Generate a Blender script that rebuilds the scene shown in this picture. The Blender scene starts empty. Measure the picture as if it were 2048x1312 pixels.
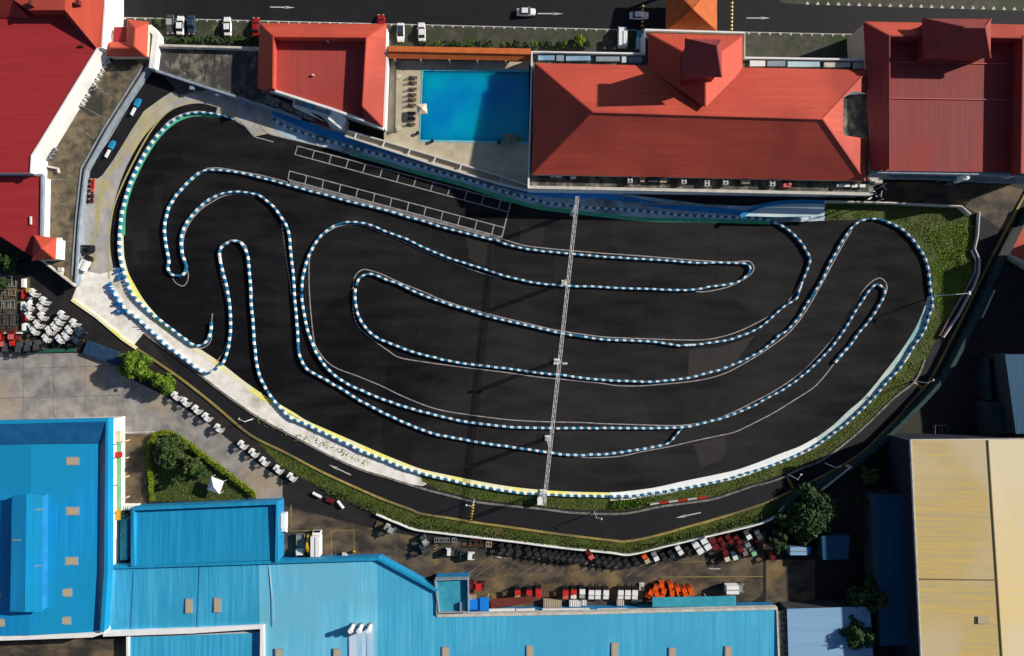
import bpy, bmesh, math, random
from mathutils import Vector, Matrix
random.seed(11)
scene = bpy.context.scene
C = scene.collection
H = 165.0            # height of the drone above the track
S = 240.0 / 2048.0   # metres per pixel of the photograph on the ground
def P(px, py, z=0.0):
    k = (H - z) / H
    return Vector(((px - 1024) * S * k, (656 - py) * S * k, z))
# ------------------------------------------------------------------ materials
MATS = {}
def nodes_of(m):
    m.use_nodes = True
    nt = m.node_tree
    return nt, nt.nodes, nt.links, nt.nodes['Principled BSDF']
def mat(name, c1, c2=None, scale=0.5, stretch=(1, 1, 1), rough=0.8, lo=0.35, hi=0.65, c3=None, scale3=0.07,
        lo3=0.45, hi3=0.6, bump=0.0, detail=6, metal=0.0, spec=0.3, emis=None):
    if name in MATS: return MATS[name]
    m = bpy.data.materials.new(name); nt, N, L, B = nodes_of(m)
    B.inputs['Roughness'].default_value = rough
    B.inputs['Metallic'].default_value = metal
    B.inputs['Specular IOR Level'].default_value = spec
    col = None
    if c2 is None:
        B.inputs['Base Color'].default_value = (*c1, 1)
    else:
        tc = N.new('ShaderNodeTexCoord'); mp = N.new('ShaderNodeMapping'); mp.inputs['Scale'].default_value = stretch
        L.new(tc.outputs['Object'], mp.inputs['Vector'])
        nz = N.new('ShaderNodeTexNoise'); nz.inputs['Scale'].default_value = scale; nz.inputs['Detail'].default_value = detail
        nz.inputs['Roughness'].default_value = 0.62
        L.new(mp.outputs['Vector'], nz.inputs['Vector'])
        rp = N.new('ShaderNodeValToRGB'); rp.color_ramp.elements[0].position = lo; rp.color_ramp.elements[1].position = hi
        rp.color_ramp.elements[0].color = (*c1, 1); rp.color_ramp.elements[1].color = (*c2, 1)
        L.new(nz.outputs['Fac'], rp.inputs['Fac']); col = rp.outputs['Color']
        if c3 is not None:
            n3 = N.new('ShaderNodeTexNoise'); n3.inputs['Scale'].default_value = scale3; n3.inputs['Detail'].default_value = 5
            L.new(tc.outputs['Object'], n3.inputs['Vector'])
            r3 = N.new('ShaderNodeMapRange'); r3.inputs['From Min'].default_value = lo3; r3.inputs['From Max'].default_value = hi3
            L.new(n3.outputs['Fac'], r3.inputs['Value'])
            mx = N.new('ShaderNodeMixRGB'); mx.inputs['Color2'].default_value = (*c3, 1)
            L.new(r3.outputs['Result'], mx.inputs['Fac']); L.new(col, mx.inputs['Color1']); col = mx.outputs['Color']
        L.new(col, B.inputs['Base Color'])
        if bump:
            bp = N.new('ShaderNodeBump'); bp.inputs['Strength'].default_value = bump; bp.inputs['Distance'].default_value = 0.1
            L.new(nz.outputs['Fac'], bp.inputs['Height']); L.new(bp.outputs['Normal'], B.inputs['Normal'])
    MATS[name] = m
    return m
def ribbed(name, c1, c2, axis='X', pitch=0.35, rough=0.6, stain=None, bstr=0.22):
    """profiled sheet metal: streaks along the fall plus ribs"""
    if name in MATS: return MATS[name]
    st = (1.6, 0.05, 0.3) if axis == 'X' else (0.05, 1.6, 0.3)
    m = mat(name, c1, c2, scale=1.0, stretch=st, rough=rough, lo=0.36, hi=0.64, c3=stain, scale3=0.06, lo3=0.46, hi3=0.62)
    nt, N, L, B = nodes_of(m)
    tc = N.new('ShaderNodeTexCoord'); w = N.new('ShaderNodeTexWave'); w.bands_direction = axis
    w.inputs['Scale'].default_value = 0.314 / pitch; w.inputs['Distortion'].default_value = 0.0
    L.new(tc.outputs['Object'], w.inputs['Vector'])
    bp = N.new('ShaderNodeBump'); bp.inputs['Strength'].default_value = bstr; bp.inputs['Distance'].default_value = 0.04
    L.new(w.outputs['Fac'], bp.inputs['Height']); L.new(bp.outputs['Normal'], B.inputs['Normal'])
    return m
def leafmat(name, ca, cb, cc):
    if name in MATS: return MATS[name]
    m = bpy.data.materials.new(name); nt, N, L, B = nodes_of(m)
    g = N.new('ShaderNodeNewGeometry'); rp = N.new('ShaderNodeValToRGB')
    rp.color_ramp.elements[0].color = (*ca, 1); rp.color_ramp.elements[1].color = (*cc, 1)
    e = rp.color_ramp.elements.new(0.55); e.color = (*cb, 1)
    L.new(g.outputs['Random Per Island'], rp.inputs['Fac']); L.new(rp.outputs['Color'], B.inputs['Base Color'])
    B.inputs['Roughness'].default_value = 0.7; B.inputs['Specular IOR Level'].default_value = 0.2
    MATS[name] = m; return m

M = {}
M['ground'] = mat('dark_yard_asphalt', (0.010, 0.010, 0.011), (0.022, 0.020, 0.020), scale=0.25, c3=(0.035, 0.030, 0.024), scale3=0.03, lo3=0.5, hi3=0.7)
M['road'] = mat('road_asphalt', (0.006, 0.006, 0.009), (0.012, 0.012, 0.015), scale=0.3, lo=.3, hi=.7)
M['white_paint'] = mat('white_paint', (0.45, 0.43, 0.42), (0.62, 0.6, 0.6), scale=1.2)
M['line_paint'] = mat('worn_line_paint', (0.22, 0.20, 0.20), (0.42, 0.40, 0.40), scale=0.8)
M['yellow_paint'] = mat('yellow_kerb_paint', (0.88, 0.78, 0.12), (0.90, 0.86, 0.34), scale=0.8, c3=(0.85, 0.80, 0.60), scale3=0.15)
M['yellow_dull'] = mat('dull_yellow_paint', (0.24, 0.18, 0.05), (0.38, 0.31, 0.09), scale=0.8, c3=(0.16, 0.13, 0.06), scale3=0.1)
M['yellow_worn'] = mat('worn_yellow_line', (0.50, 0.44, 0.12), (0.40, 0.37, 0.26), scale=1.0)
M['green_paint'] = mat('green_kerb_paint', (0.05, 0.36, 0.24), (0.12, 0.52, 0.24), scale=0.6)
M['cyan_white'] = mat('washed_kerb_paint', (0.92, 0.94, 0.92), (0.82, 0.86, 0.84), scale=0.5)
M['cyan_pale'] = mat('pale_kerb_paint', (0.60, 0.68, 0.62), (0.44, 0.58, 0.54), scale=0.5, c3=(0.18, 0.44, 0.46), scale3=0.06, lo3=.5, hi3=.65)
M['run_off'] = mat('runoff_concrete', (0.30, 0.295, 0.30), (0.50, 0.47, 0.45), scale=0.35, stretch=(1, .6, 1), c3=(0.52, 0.44, 0.20), scale3=0.10, lo3=.50, hi3=.68, bump=.1)
M['run_off_dull'] = mat('dull_runoff', (0.06, 0.055, 0.06), (0.14, 0.12, 0.12), scale=0.5, lo=.35, hi=.7)
M['apron'] = mat('bright_concrete', (0.68, 0.64, 0.56), (0.92, 0.89, 0.83), scale=0.5, lo=.3, hi=.6, c3=(0.40, 0.35, 0.24), scale3=0.16, lo3=.56, hi3=.74, bump=.1)
M['kerb_grey'] = mat('weathered_kerb', (0.09, 0.09, 0.08), (0.26, 0.25, 0.22), scale=0.9)
M['slab'] = mat('yard_slab_concrete', (0.18, 0.17, 0.165), (0.36, 0.335, 0.31), scale=0.3, lo=.35, hi=.65, c3=(0.40, 0.30, 0.19), scale3=0.07, lo3=.50, hi3=.70, bump=.1)
M['yard_brown'] = mat('oily_yard', (0.035, 0.031, 0.028), (0.15, 0.11, 0.065), scale=0.3, stretch=(.6, 1, 1), lo=.4, hi=.66, c3=(0.27, 0.18, 0.07), scale3=0.09, lo3=.54, hi3=.72)
M['pavers'] = mat('parking_pavers', (0.035, 0.04, 0.025), (0.085, 0.08, 0.06), scale=0.6, c3=(0.03, 0.05, 0.012), scale3=0.15, lo3=.5, hi3=.65)
M['weathered'] = mat('weathered_slab', (0.07, 0.06, 0.045), (0.21, 0.165, 0.10), scale=0.5, lo=.35, hi=.65, c3=(0.04, 0.038, 0.032), scale3=0.2, lo3=.5, hi3=.62, bump=.15)
M['mottled'] = mat('mottled_flat_roof', (0.035, 0.038, 0.036), (0.27, 0.24, 0.19), scale=0.7, stretch=(1.1, .7, 1), lo=.40, hi=.68, c3=(0.05,0.05,0.048), scale3=.25, lo3=.48, hi3=.62)
M['deck'] = mat('pool_deck_stone', (0.44, 0.38, 0.27), (0.58, 0.5, 0.36), scale=0.4, c3=(0.3, 0.27, 0.2), scale3=0.12, lo3=.56, hi3=.75)
M['grass_soil'] = mat('grass_ground', (0.035, 0.06, 0.010), (0.085, 0.11, 0.018), scale=0.5, c3=(0.09, 0.065, 0.022), scale3=0.12, lo3=.52, hi3=.68)
M['lawn'] = mat('lawn_ground', (0.035, 0.05, 0.012), (0.07, 0.085, 0.02), scale=0.6)
M['grass_blade'] = leafmat('grass_blades', (0.022, 0.045, 0.006), (0.065, 0.10, 0.012), (0.15, 0.165, 0.03))
M['grass_bright'] = leafmat('lush_grass_blades', (0.05, 0.10, 0.008), (0.11, 0.19, 0.014), (0.22, 0.27, 0.03))
M['leaf_bright'] = leafmat('bright_leaves', (0.02, 0.055, 0.004), (0.07, 0.145, 0.008), (0.18, 0.27, 0.02))
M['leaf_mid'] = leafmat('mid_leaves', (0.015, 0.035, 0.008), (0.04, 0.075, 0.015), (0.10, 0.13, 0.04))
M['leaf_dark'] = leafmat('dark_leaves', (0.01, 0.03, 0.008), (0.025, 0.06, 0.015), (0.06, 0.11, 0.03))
M['leaf_hedge'] = leafmat('hedge_leaves', (0.07, 0.12, 0.005), (0.15, 0.22, 0.01), (0.26, 0.32, 0.03))
M['bark'] = mat('bark', (0.08, 0.055, 0.035), (0.14, 0.1, 0.07), scale=2)
M['roof_red'] = ribbed('red_tile_roof', (0.46, 0.064, 0.038), (0.54, 0.086, 0.050), 'Y', 0.4, .7, bstr=.15, stain=(0.38, 0.055, 0.036))
M['roof_red_x'] = ribbed('red_tile_roof_side', (0.46, 0.062, 0.036), (0.54, 0.082, 0.046), 'X', 0.4, .7, bstr=.15)
M['roof_deep'] = ribbed('deep_red_sheet_roof', (0.36, 0.026, 0.030), (0.30, 0.020, 0.026), 'Y', 0.6, .75, bstr=.1)
M['roof_maroon'] = ribbed('maroon_sheet_roof', (0.28, 0.050, 0.048), (0.21, 0.040, 0.040), 'X', 0.5, .75, bstr=.15, stain=(0.30, 0.034, 0.026))
M['roof_brick'] = ribbed('brick_red_sheet_roof', (0.42, 0.066, 0.055), (0.35, 0.055, 0.050), 'X', 0.5, .75, bstr=.12, stain=(0.36, 0.05, 0.04))
M['roof_orange'] = mat('orange_tile_roof', (0.55, 0.14, 0.03), (0.40, 0.09, 0.025), scale=0.6, lo=.3, hi=.7, bump=.1)
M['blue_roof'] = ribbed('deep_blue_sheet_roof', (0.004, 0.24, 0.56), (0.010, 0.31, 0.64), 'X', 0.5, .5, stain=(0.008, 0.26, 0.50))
M['blue_light'] = ribbed('light_blue_sheet_roof', (0.02, 0.31, 0.56), (0.07, 0.43, 0.66), 'X', 0.5, .5, stain=(0.03, 0.32, 0.52))
M['blue_mid'] = ribbed('mid_blue_sheet_roof', (0.006, 0.23, 0.46), (0.02, 0.31, 0.55), 'X', 0.5, .5, stain=(0.015, 0.25, 0.45))
M['blue_pale'] = ribbed('faded_blue_sheet_roof', (0.10, 0.46, 0.68), (0.18, 0.58, 0.78), 'X', 0.5, .5, stain=(0.15, 0.47, 0.64))
M['blue_trim'] = mat('blue_trim', (0.008, 0.17, 0.42), (0.014, 0.23, 0.5), scale=0.5)
M['blue_shaded'] = mat('shaded_blue_paint', (0.003, 0.09, 0.24), (0.006, 0.13, 0.32), scale=.4)
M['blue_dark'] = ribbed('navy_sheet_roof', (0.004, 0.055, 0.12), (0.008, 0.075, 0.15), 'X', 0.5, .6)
M['teal_roof'] = mat('teal_flat_roof', (0.02, 0.26, 0.38), (0.05, 0.35, 0.46), scale=0.4)
M['grey_roof'] = ribbed('pale_grey_blue_roof', (0.20, 0.37, 0.56), (0.25, 0.43, 0.62), 'Y', 0.6, .5)
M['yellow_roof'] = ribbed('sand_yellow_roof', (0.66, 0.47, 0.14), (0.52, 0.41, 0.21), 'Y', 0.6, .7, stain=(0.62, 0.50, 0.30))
M['white_wall'] = mat('white_render_wall', (0.78, 0.78, 0.76), (0.86, 0.86, 0.85), scale=0.4, c3=(0.6, 0.6, 0.57), scale3=0.2, lo3=.58, hi3=.8)
M['cream_wall'] = mat('cream_wall', (0.55, 0.48, 0.34), (0.65, 0.6, 0.47), scale=0.5)
M['trim_pale'] = mat('stained_parapet', (0.45, 0.42, 0.35), (0.66, 0.63, 0.57), scale=0.8)
M['gutter'] = mat('blue_grey_parapet', (0.20, 0.25, 0.30), (0.30, 0.36, 0.42), scale=1.0, stretch=(1, .4, 1))
M['pale_blue'] = mat('pale_blue_paint', (0.46, 0.62, 0.68), (0.64, 0.74, 0.76), scale=0.4, c3=(0.2, 0.36, 0.5), scale3=0.1)
M['band_blue'] = mat('blue_painted_strip', (0.015, 0.26, 0.70), (0.04, 0.36, 0.78), scale=0.5, c3=(0.25, 0.45, 0.62), scale3=0.12, lo3=.54, hi3=.7)
M['band_pale'] = mat('pale_blue_concrete', (0.36, 0.50, 0.58), (0.55, 0.68, 0.74), scale=0.5, c3=(0.16, 0.19, 0.18), scale3=0.15, lo3=.52, hi3=.66)
M['blue_plastic'] = mat('blue_plastic', (0.008, 0.13, 0.27), (0.014, 0.18, 0.34), scale=0.1)
M['white_plastic'] = mat('white_plastic', (0.80, 0.84, 0.85), (0.7, 0.76, 0.78), scale=0.2, rough=.4)
M['steel'] = mat('galvanised_steel', (0.6, 0.6, 0.58), (0.75, 0.75, 0.73), scale=2, rough=.5)
M['white_steel'] = mat('white_painted_steel', (0.62, 0.6, 0.56), rough=.5)
M['dark'] = mat('dark_rubber', (0.012, 0.012, 0.013), rough=.7)
M['glass'] = mat('dark_glass', (0.01, 0.014, 0.018), rough=.08, spec=.6)
M['darkgrey'] = mat('dark_grey_paint', (0.045, 0.055, 0.062), (0.07, 0.08, 0.085), scale=1, rough=.5)
M['blackish'] = mat('charcoal_paint', (0.03, 0.034, 0.038), rough=.5)
M['grey'] = mat('grey_paint', (0.2, 0.22, 0.23), rough=.5)
M['white_car'] = mat('white_car_paint', (0.80, 0.80, 0.79), rough=.25, spec=.5)
M['red_car'] = mat('red_car_paint', (0.30, 0.012, 0.012), rough=.3, spec=.5)
M['navy_car'] = mat('navy_car_paint', (0.03, 0.05, 0.08), rough=.3, spec=.5)
M['silver_car'] = mat('silver_car_paint', (0.36, 0.38, 0.36), rough=.3, spec=.5)
M['red'] = mat('red_machine_paint', (0.55, 0.025, 0.02), rough=.4)
M['pink'] = mat('faded_red_paint', (0.6, 0.12, 0.10), rough=.5)
M['dkred'] = mat('dark_red_machine_paint', (0.13, 0.012, 0.012), rough=.4)
M['orange'] = mat('orange_machine_paint', (0.75, 0.10, 0.012), rough=.4)
M['yellow'] = mat('yellow_machine_paint', (0.6, 0.36, 0.03), rough=.4)
M['tan'] = mat('tan_panel', (0.42, 0.38, 0.27), (0.5, 0.36, 0.22), scale=1.0, lo=.4, hi=.6)
M['bluebox'] = mat('bright_blue_canopy', (0.01, 0.2, 0.7), rough=.4)
M['greenbox'] = mat('green_canopy', (0.16, 0.42, 0.2), (0.28, 0.5, 0.3), scale=.6)
M['wood'] = mat('brown_slats', (0.13, 0.085, 0.05), rough=.7)
M['canvas'] = mat('cream_canvas', (0.62, 0.5, 0.34), (0.7, 0.62, 0.5), scale=1)
M['canvas_grey'] = mat('olive_canvas', (0.16, 0.15, 0.09), (0.2, 0.19, 0.12), scale=1)
M['rust'] = mat('rusty_sheet', (0.10, 0.02, 0.015), (0.16, 0.03, 0.02), scale=.8)
M['teal_fence'] = mat('dark_teal_fence', (0.012, 0.035, 0.04), (0.025, 0.06, 0.06), scale=.5)
M['lamp'] = mat('frosted_lamp_lens', (0.7, 0.7, 0.66), rough=.3)
# track asphalt: patchy, with square repair patches
def track_mat():
    m = bpy.data.materials.new('track_asphalt'); nt, N, L, B = nodes_of(m)
    tc = N.new('ShaderNodeTexCoord')
    n1 = N.new('ShaderNodeTexNoise'); n1.inputs['Scale'].default_value = 0.022; n1.inputs['Detail'].default_value = 3
    v = N.new('ShaderNodeTexVoronoi'); v.distance = 'CHEBYCHEV'; v.inputs['Scale'].default_value = 0.05
    n2 = N.new('ShaderNodeTexNoise'); n2.inputs['Scale'].default_value = 1.1; n2.inputs['Detail'].default_value = 8; n2.inputs['Roughness'].default_value = .7
    mp = N.new('ShaderNodeMapping'); mp.inputs['Scale'].default_value = (.25, 1, 1); mp.inputs['Rotation'].default_value = (0, 0, .12)
    n3 = N.new('ShaderNodeTexNoise'); n3.inputs['Scale'].default_value = 0.35; n3.inputs['Detail'].default_value = 6
    for t in (n1, v, n2): L.new(tc.outputs['Object'], t.inputs['Vector'])
    L.new(tc.outputs['Object'], mp.inputs['Vector']); L.new(mp.outputs['Vector'], n3.inputs['Vector'])
    sx = N.new('ShaderNodeSeparateXYZ'); L.new(tc.outputs['Object'], sx.inputs['Vector'])
    # older, paler tarmac in the middle of the circuit
    mr = N.new('ShaderNodeMapRange'); mr.inputs['From Min'].default_value = -45; mr.inputs['From Max'].default_value = 5; mr.interpolation_type = 'SMOOTHSTEP'
    L.new(sx.outputs['X'], mr.inputs['Value'])
    mr2 = N.new('ShaderNodeMapRange'); mr2.inputs['From Min'].default_value = 75; mr2.inputs['From Max'].default_value = 45; mr2.interpolation_type = 'SMOOTHSTEP'
    L.new(sx.outputs['X'], mr2.inputs['Value'])
    def mth(op, a, b):
        q = N.new('ShaderNodeMath'); q.operation = op
        for i, u in enumerate((a, b)):
            if hasattr(u, 'links'): L.new(u, q.inputs[i])
            else: q.inputs[i].default_value = u
        return q.outputs[0]
    age = mth('MULTIPLY', mr.outputs[0], mth('ADD', mth('MULTIPLY', mr2.outputs[0], .35), .65))
    sc = N.new('ShaderNodeSeparateColor'); L.new(v.outputs['Color'], sc.inputs['Color'])
    s = mth('ADD', mth('MULTIPLY', age, .42), mth('MULTIPLY', sc.outputs[0], .28))
    s = mth('ADD', s, mth('MULTIPLY', mth('SUBTRACT', n1.outputs['Fac'], .5), 1.2))
    s = mth('ADD', s, mth('MULTIPLY', mth('SUBTRACT', n2.outputs['Fac'], .5), .5))
    s = mth('ADD', s, mth('MULTIPLY', mth('SUBTRACT', n3.outputs['Fac'], .5), 1.4))
    rp = N.new('ShaderNodeValToRGB'); rp.color_ramp.elements[0].position = 0.0; rp.color_ramp.elements[1].position = 1.0
    rp.color_ramp.elements[0].color = (0.0048, 0.0048, 0.0064, 1); rp.color_ramp.elements[1].color = (0.0300, 0.0285, 0.0280, 1)
    L.new(s, rp.inputs['Fac']); L.new(rp.outputs['Color'], B.inputs['Base Color'])
    B.inputs['Roughness'].default_value = .9; B.inputs['Specular IOR Level'].default_value = .12
    return m
M['track'] = track_mat()
def water_mat():
    m = bpy.data.materials.new('pool_water'); nt, N, L, B = nodes_of(m)
    tc = N.new('ShaderNodeTexCoord'); n = N.new('ShaderNodeTexNoise'); n.inputs['Scale'].default_value = 1.6; n.inputs['Detail'].default_value = 4
    L.new(tc.outputs['Object'], n.inputs['Vector'])
    g = N.new('ShaderNodeTexNoise'); g.inputs['Scale'].default_value = .09; L.new(tc.outputs['Object'], g.inputs['Vector'])
    rp = N.new('ShaderNodeValToRGB'); rp.color_ramp.elements[0].position = .35; rp.color_ramp.elements[1].position = .62
    rp.color_ramp.elements[0].color = (0.0, 0.26, 0.90, 1); rp.color_ramp.elements[1].color = (0.0, 0.46, 1.0, 1)
    L.new(g.outputs['Fac'], rp.inputs['Fac']); L.new(rp.outputs['Color'], B.inputs['Base Color'])
    bp = N.new('ShaderNodeBump'); bp.inputs['Strength'].default_value = .12; L.new(n.outputs['Fac'], bp.inputs['Height'])
    L.new(bp.outputs['Normal'], B.inputs['Normal']); B.inputs['Roughness'].default_value = .12
    B.inputs['Subsurface Weight'].default_value = .9; B.inputs['Subsurface Radius'].default_value = (1, 1, 1); B.inputs['Subsurface Scale'].default_value = 12.0
    return m
M['water'] = water_mat()
# ------------------------------------------------------------------ object helpers
def tag(o, label=None, cat=None, group=None, kind=None):
    if label: o['label'] = label
    if cat: o['category'] = cat
    if group: o['group'] = group
    if kind: o['kind'] = kind
    return o
def empty(name, loc, label=None, cat=None, group=None, rz=0):
    o = bpy.data.objects.new(name, None); C.objects.link(o); o.location = loc; o.rotation_euler.z = rz
    o.empty_display_size = .3
    return tag(o, label, cat, group)
def rootloc(p):
    v = Vector((0, 0, 0))
    while p is not None: v = v + Vector(p.location); p = p.parent
    return v
def mk(name, verts, faces, m, parent=None, local=False, smooth=False):
    me = bpy.data.meshes.new(name)
    off = Vector((0, 0, 0)) if (parent is None or local) else rootloc(parent)
    me.from_pydata([tuple(Vector(v) - off) for v in verts], [], faces)
    bm = bmesh.new(); bm.from_mesh(me); bmesh.ops.recalc_face_normals(bm, faces=bm.faces)
    bm.to_mesh(me); bm.free()
    if isinstance(m, str): m = M[m]
    me.materials.append(m)
    if smooth:
        for p in me.polygons: p.use_smooth = True
    o = bpy.data.objects.new(name, me); C.objects.link(o); o.parent = parent
    return o
class MB:
    def __init__(s): s.v = []; s.f = []
    def add(s, verts, faces):
        n = len(s.v); s.v += [Vector(v) for v in verts]; s.f += [[i + n for i in f] for f in faces]; return s
    def box(s, c, d, rz=0, taper=1.0, ty=None):
        c = Vector(c); x, y, z = d[0] / 2, d[1] / 2, d[2] / 2; R = Matrix.Rotation(rz, 3, 'Z')
        ty = taper if ty is None else ty
        v = []
        for zz, tx, tyy in ((-z, 1, 1), (z, taper, ty)):
            for a, b in ((-1, -1), (1, -1), (1, 1), (-1, 1)): v.append(c + R @ Vector((a * x * tx, b * y * tyy, zz)))
        return s.add(v, [(3, 2, 1, 0), (4, 5, 6, 7), (0, 1, 5, 4), (1, 2, 6, 5), (2, 3, 7, 6), (3, 0, 4, 7)])
    def bar(s, a, b, w=.1, h=None):
        a = Vector(a); b = Vector(b); h = h or w; d = (b - a)
        if d.length < 1e-6: return s
        d.normalize(); up = Vector((0, 0, 1)) if abs(d.z) < .95 else Vector((1, 0, 0))
        sd = d.cross(up).normalized(); u = sd.cross(d).normalized()
        v = []
        for p in (a, b):
            for i, j in ((-1, -1), (1, -1), (1, 1), (-1, 1)): v.append(p + sd * i * w / 2 + u * j * h / 2)
        return s.add(v, [(3, 2, 1, 0), (4, 5, 6, 7), (0, 1, 5, 4), (1, 2, 6, 5), (2, 3, 7, 6), (3, 0, 4, 7)])
    def cyl(s, a, b, r, n=14, r2=None):
        a = Vector(a); b = Vector(b); r2 = r if r2 is None else r2; d = (b - a).normalized()
        up = Vector((0, 0, 1)) if abs(d.z) < .9 else Vector((1, 0, 0)); e = d.cross(up).normalized(); f = d.cross(e)
        v = [a + (e * math.cos(t) + f * math.sin(t)) * r for t in [2 * math.pi * i / n for i in range(n)]]
        v += [b + (e * math.cos(t) + f * math.sin(t)) * r2 for t in [2 * math.pi * i / n for i in range(n)]]
        fc = [(i, (i + 1) % n, (i + 1) % n + n, i + n) for i in range(n)] + [tuple(range(n - 1, -1, -1)), tuple(range(n, 2 * n))]
        return s.add(v, fc)
    def prism(s, poly, z0, z1):
        n = len(poly); v = [Vector((p[0], p[1], z0)) for p in poly] + [Vector((p[0], p[1], z1)) for p in poly]
        return s.add(v, [(i, (i + 1) % n, (i + 1) % n + n, i + n) for i in range(n)] + [tuple(range(n - 1, -1, -1)), tuple(range(n, 2 * n))])
    def build(s, name, m, parent=None, local=False, smooth=False): return mk(name, s.v, s.f, m, parent, local, smooth)
def sheet(name, pts, z, m, parent=None, kind='structure', thick=0):
    if thick: o = MB().prism([P(x, y, z) for x, y in pts], z - thick, z).build(name, m, parent)
    else:
        vv = [P(x, y, z) for x, y in pts]
        from mathutils.geometry import tessellate_polygon
        o = mk(name, vv, [tuple(t) for t in tessellate_polygon([vv])], m, parent)
    if parent is None and kind: o['kind'] = kind
    return o
def catmull(pts, step=None, n=8):
    out = []
    q = [pts[0]] + list(pts) + [pts[-1]]
    for i in range(1, len(q) - 2):
        p0, p1, p2, p3 = [Vector((a[0], a[1])) for a in q[i - 1:i + 3]]
        for k in range(n):
            t = k / n
            out.append(.5 * ((2 * p1) + (-p0 + p2) * t + (2 * p0 - 5 * p1 + 4 * p2 - p3) * t * t + (-p0 + 3 * p1 - 3 * p2 + p3) * t ** 3))
    out.append(Vector((pts[-1][0], pts[-1][1])))
    return out
def offs(pts, d, side=0):
    """pixel path -> (left, right) offset pixel paths of total width d"""
    L_, R_ = [], []
    for i, p in enumerate(pts):
        p = Vector((p[0], p[1])); a = Vector(pts[max(0, i - 1)][:2]); b = Vector(pts[min(len(pts) - 1, i + 1)][:2])
        t = (b - a); t = t.normalized() if t.length > 1e-6 else Vector((1, 0)); nn = Vector((-t.y, t.x))
        L_.append(p + nn * (side + d / 2)); R_.append(p + nn * (side - d / 2))
    return L_, R_
def ribbon(mb, pts, w, z, side=0, smooth=True, closed=False):
    pp = catmull(pts, n=5) if smooth else [Vector(p) for p in pts]
    L_, R_ = offs(pp, w, side); n = len(pp)
    mb.add([P(p.x, p.y, z) for p in L_] + [P(p.x, p.y, z) for p in R_], [(i, i + 1, i + 1 + n, i + n) for i in range(n - 1)])
    return mb
def wall(mb, pts, w, z0, z1, smooth=False, side=0):
    """standing wall along a pixel path traced at its top; w in metres"""
    pp = catmull(pts, n=4) if smooth else [Vector(p) for p in pts]
    L_, R_ = offs(pp, w / S, side); n = len(pp)
    tl = [P(p.x, p.y, z1) for p in L_]; tr = [P(p.x, p.y, z1) for p in R_]
    bl = [Vector((v.x, v.y, z0)) for v in tl]; br = [Vector((v.x, v.y, z0)) for v in tr]
    f = []
    for i in range(n - 1):
        f += [(i, i + 1, n + i + 1, n + i), (2 * n + i + 1, 2 * n + i, 3 * n + i, 3 * n + i + 1), (i + 1, i, 2 * n + i, 2 * n + i + 1), (n + i, n + i + 1, 3 * n + i + 1, 3 * n + i)]
    f += [(0, n, 3 * n, 2 * n), (n - 1, 3 * n - 1, 4 * n - 1, 2 * n - 1)]
    mb.add(tl + tr + bl + br, f); return mb
def inpoly(x, y, poly):
    c = False; j = len(poly) - 1
    for i in range(len(poly)):
        xi, yi = poly[i][0], poly[i][1]; xj, yj = poly[j][0], poly[j][1]
        if (yi > y) != (yj > y) and x < (xj - xi) * (y - yi) / (yj - yi) + xi: c = not c
        j = i
    return c
ORD = ['first', 'second', 'third', 'fourth', 'fifth', 'sixth', 'seventh', 'eighth', 'ninth', 'tenth', 'eleventh', 'twelfth', 'thirteenth',
       'fourteenth', 'fifteenth', 'sixteenth', 'seventeenth', 'eighteenth', 'nineteenth', 'twentieth', 'twenty-first', 'twenty-second',
       'twenty-third', 'twenty-fourth', 'twenty-fifth', 'twenty-sixth', 'twenty-seventh', 'twenty-eighth', 'twenty-ninth', 'thirtieth']
def copy_tree(o, parent=None):
    c = o.copy(); C.objects.link(c); c.parent = parent
    for ch in list(o.children): copy_tree(ch, c)
    return c
def recolour(root, table):
    def walk(o):
        for k, mm in table.items():
            if o.type == 'MESH' and o.name.split('.')[0] == k:
                o.material_slots[0].link = 'OBJECT'; o.material_slots[0].material = M[mm]
        for ch in o.children: walk(ch)
    walk(root)
# ------------------------------------------------------------------ paths traced from the photograph
OUT = [(463,238),(440,232),(400,228),(372,232),(347,244),(322,266),(300,295),(279,332),(261,372),(248,420),(246,470),(247,505),(249,520),(256,546),(269,571),(286,599),
 (307,625),(333,652),(376,682),(400,699),(443,728),(485,761),(528,791),(556,808),(586,825),(613,842),(656,861),(720,889),(763,908),(800,923),(843,939),(896,951),(971,966),
 (1035,976),(1099,982),(1163,985),(1220,986),(1243,985),(1307,977),(1371,963),(1435,950),(1477,940),(1520,925),(1563,908),(1600,894),(1633,876),(1666,852),(1698,822),(1731,793),
 (1775,739),(1808,695),(1832,656),(1847,623),(1857,592),(1858,564),(1852,535),(1836,502),(1814,472),(1784,452),(1750,444),(1720,441),(1650,441),(1541,446),(1413,442),
 (1328,441),(1264,438),(1220,433),(1141,424),(1077,416),(1035,405),(992,392),(928,371),(864,354),(820,342),(760,324),(700,308),(635,291),(592,280),(560,273),(537,267),(509,273),(495,255)]
BAR = {}
BAR['a'] = [(463,236),(440,229),(400,224),(370,228),(345,240),(320,262),(297,292),(275,330),(257,370),(243,420),(237,470),(237,505),(240,525),(246,546),(259,582),(277,605),(301,627),
 (320,642),(341,658),(363,674),(384,689),(399,691),(412,682),(419,667),(421,650),(421,638)]
BAR['b'] = [(218,564),(224,582),(237,603),(252,622),(271,636),(284,648),(305,667),(327,688),(350,706),(373,723),(397,741),(413,748)]
BAR['c'] = [(413,748),(428,740),(442,728),(451,711),(456,691),(459,669),(460,648),(459,627),(457,605),(454,586),(450,565),(445,546),(441,530),(438,512),(439,499),(448,488),(464,482),
 (479,485),(488,497),(494,512),(496,529),(498,550),(499,563),(500,584),(501,605),(503,627),(505,648),(506,669),(508,691),(510,712),(513,733),(517,750),(524,765),(533,782)]
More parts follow.
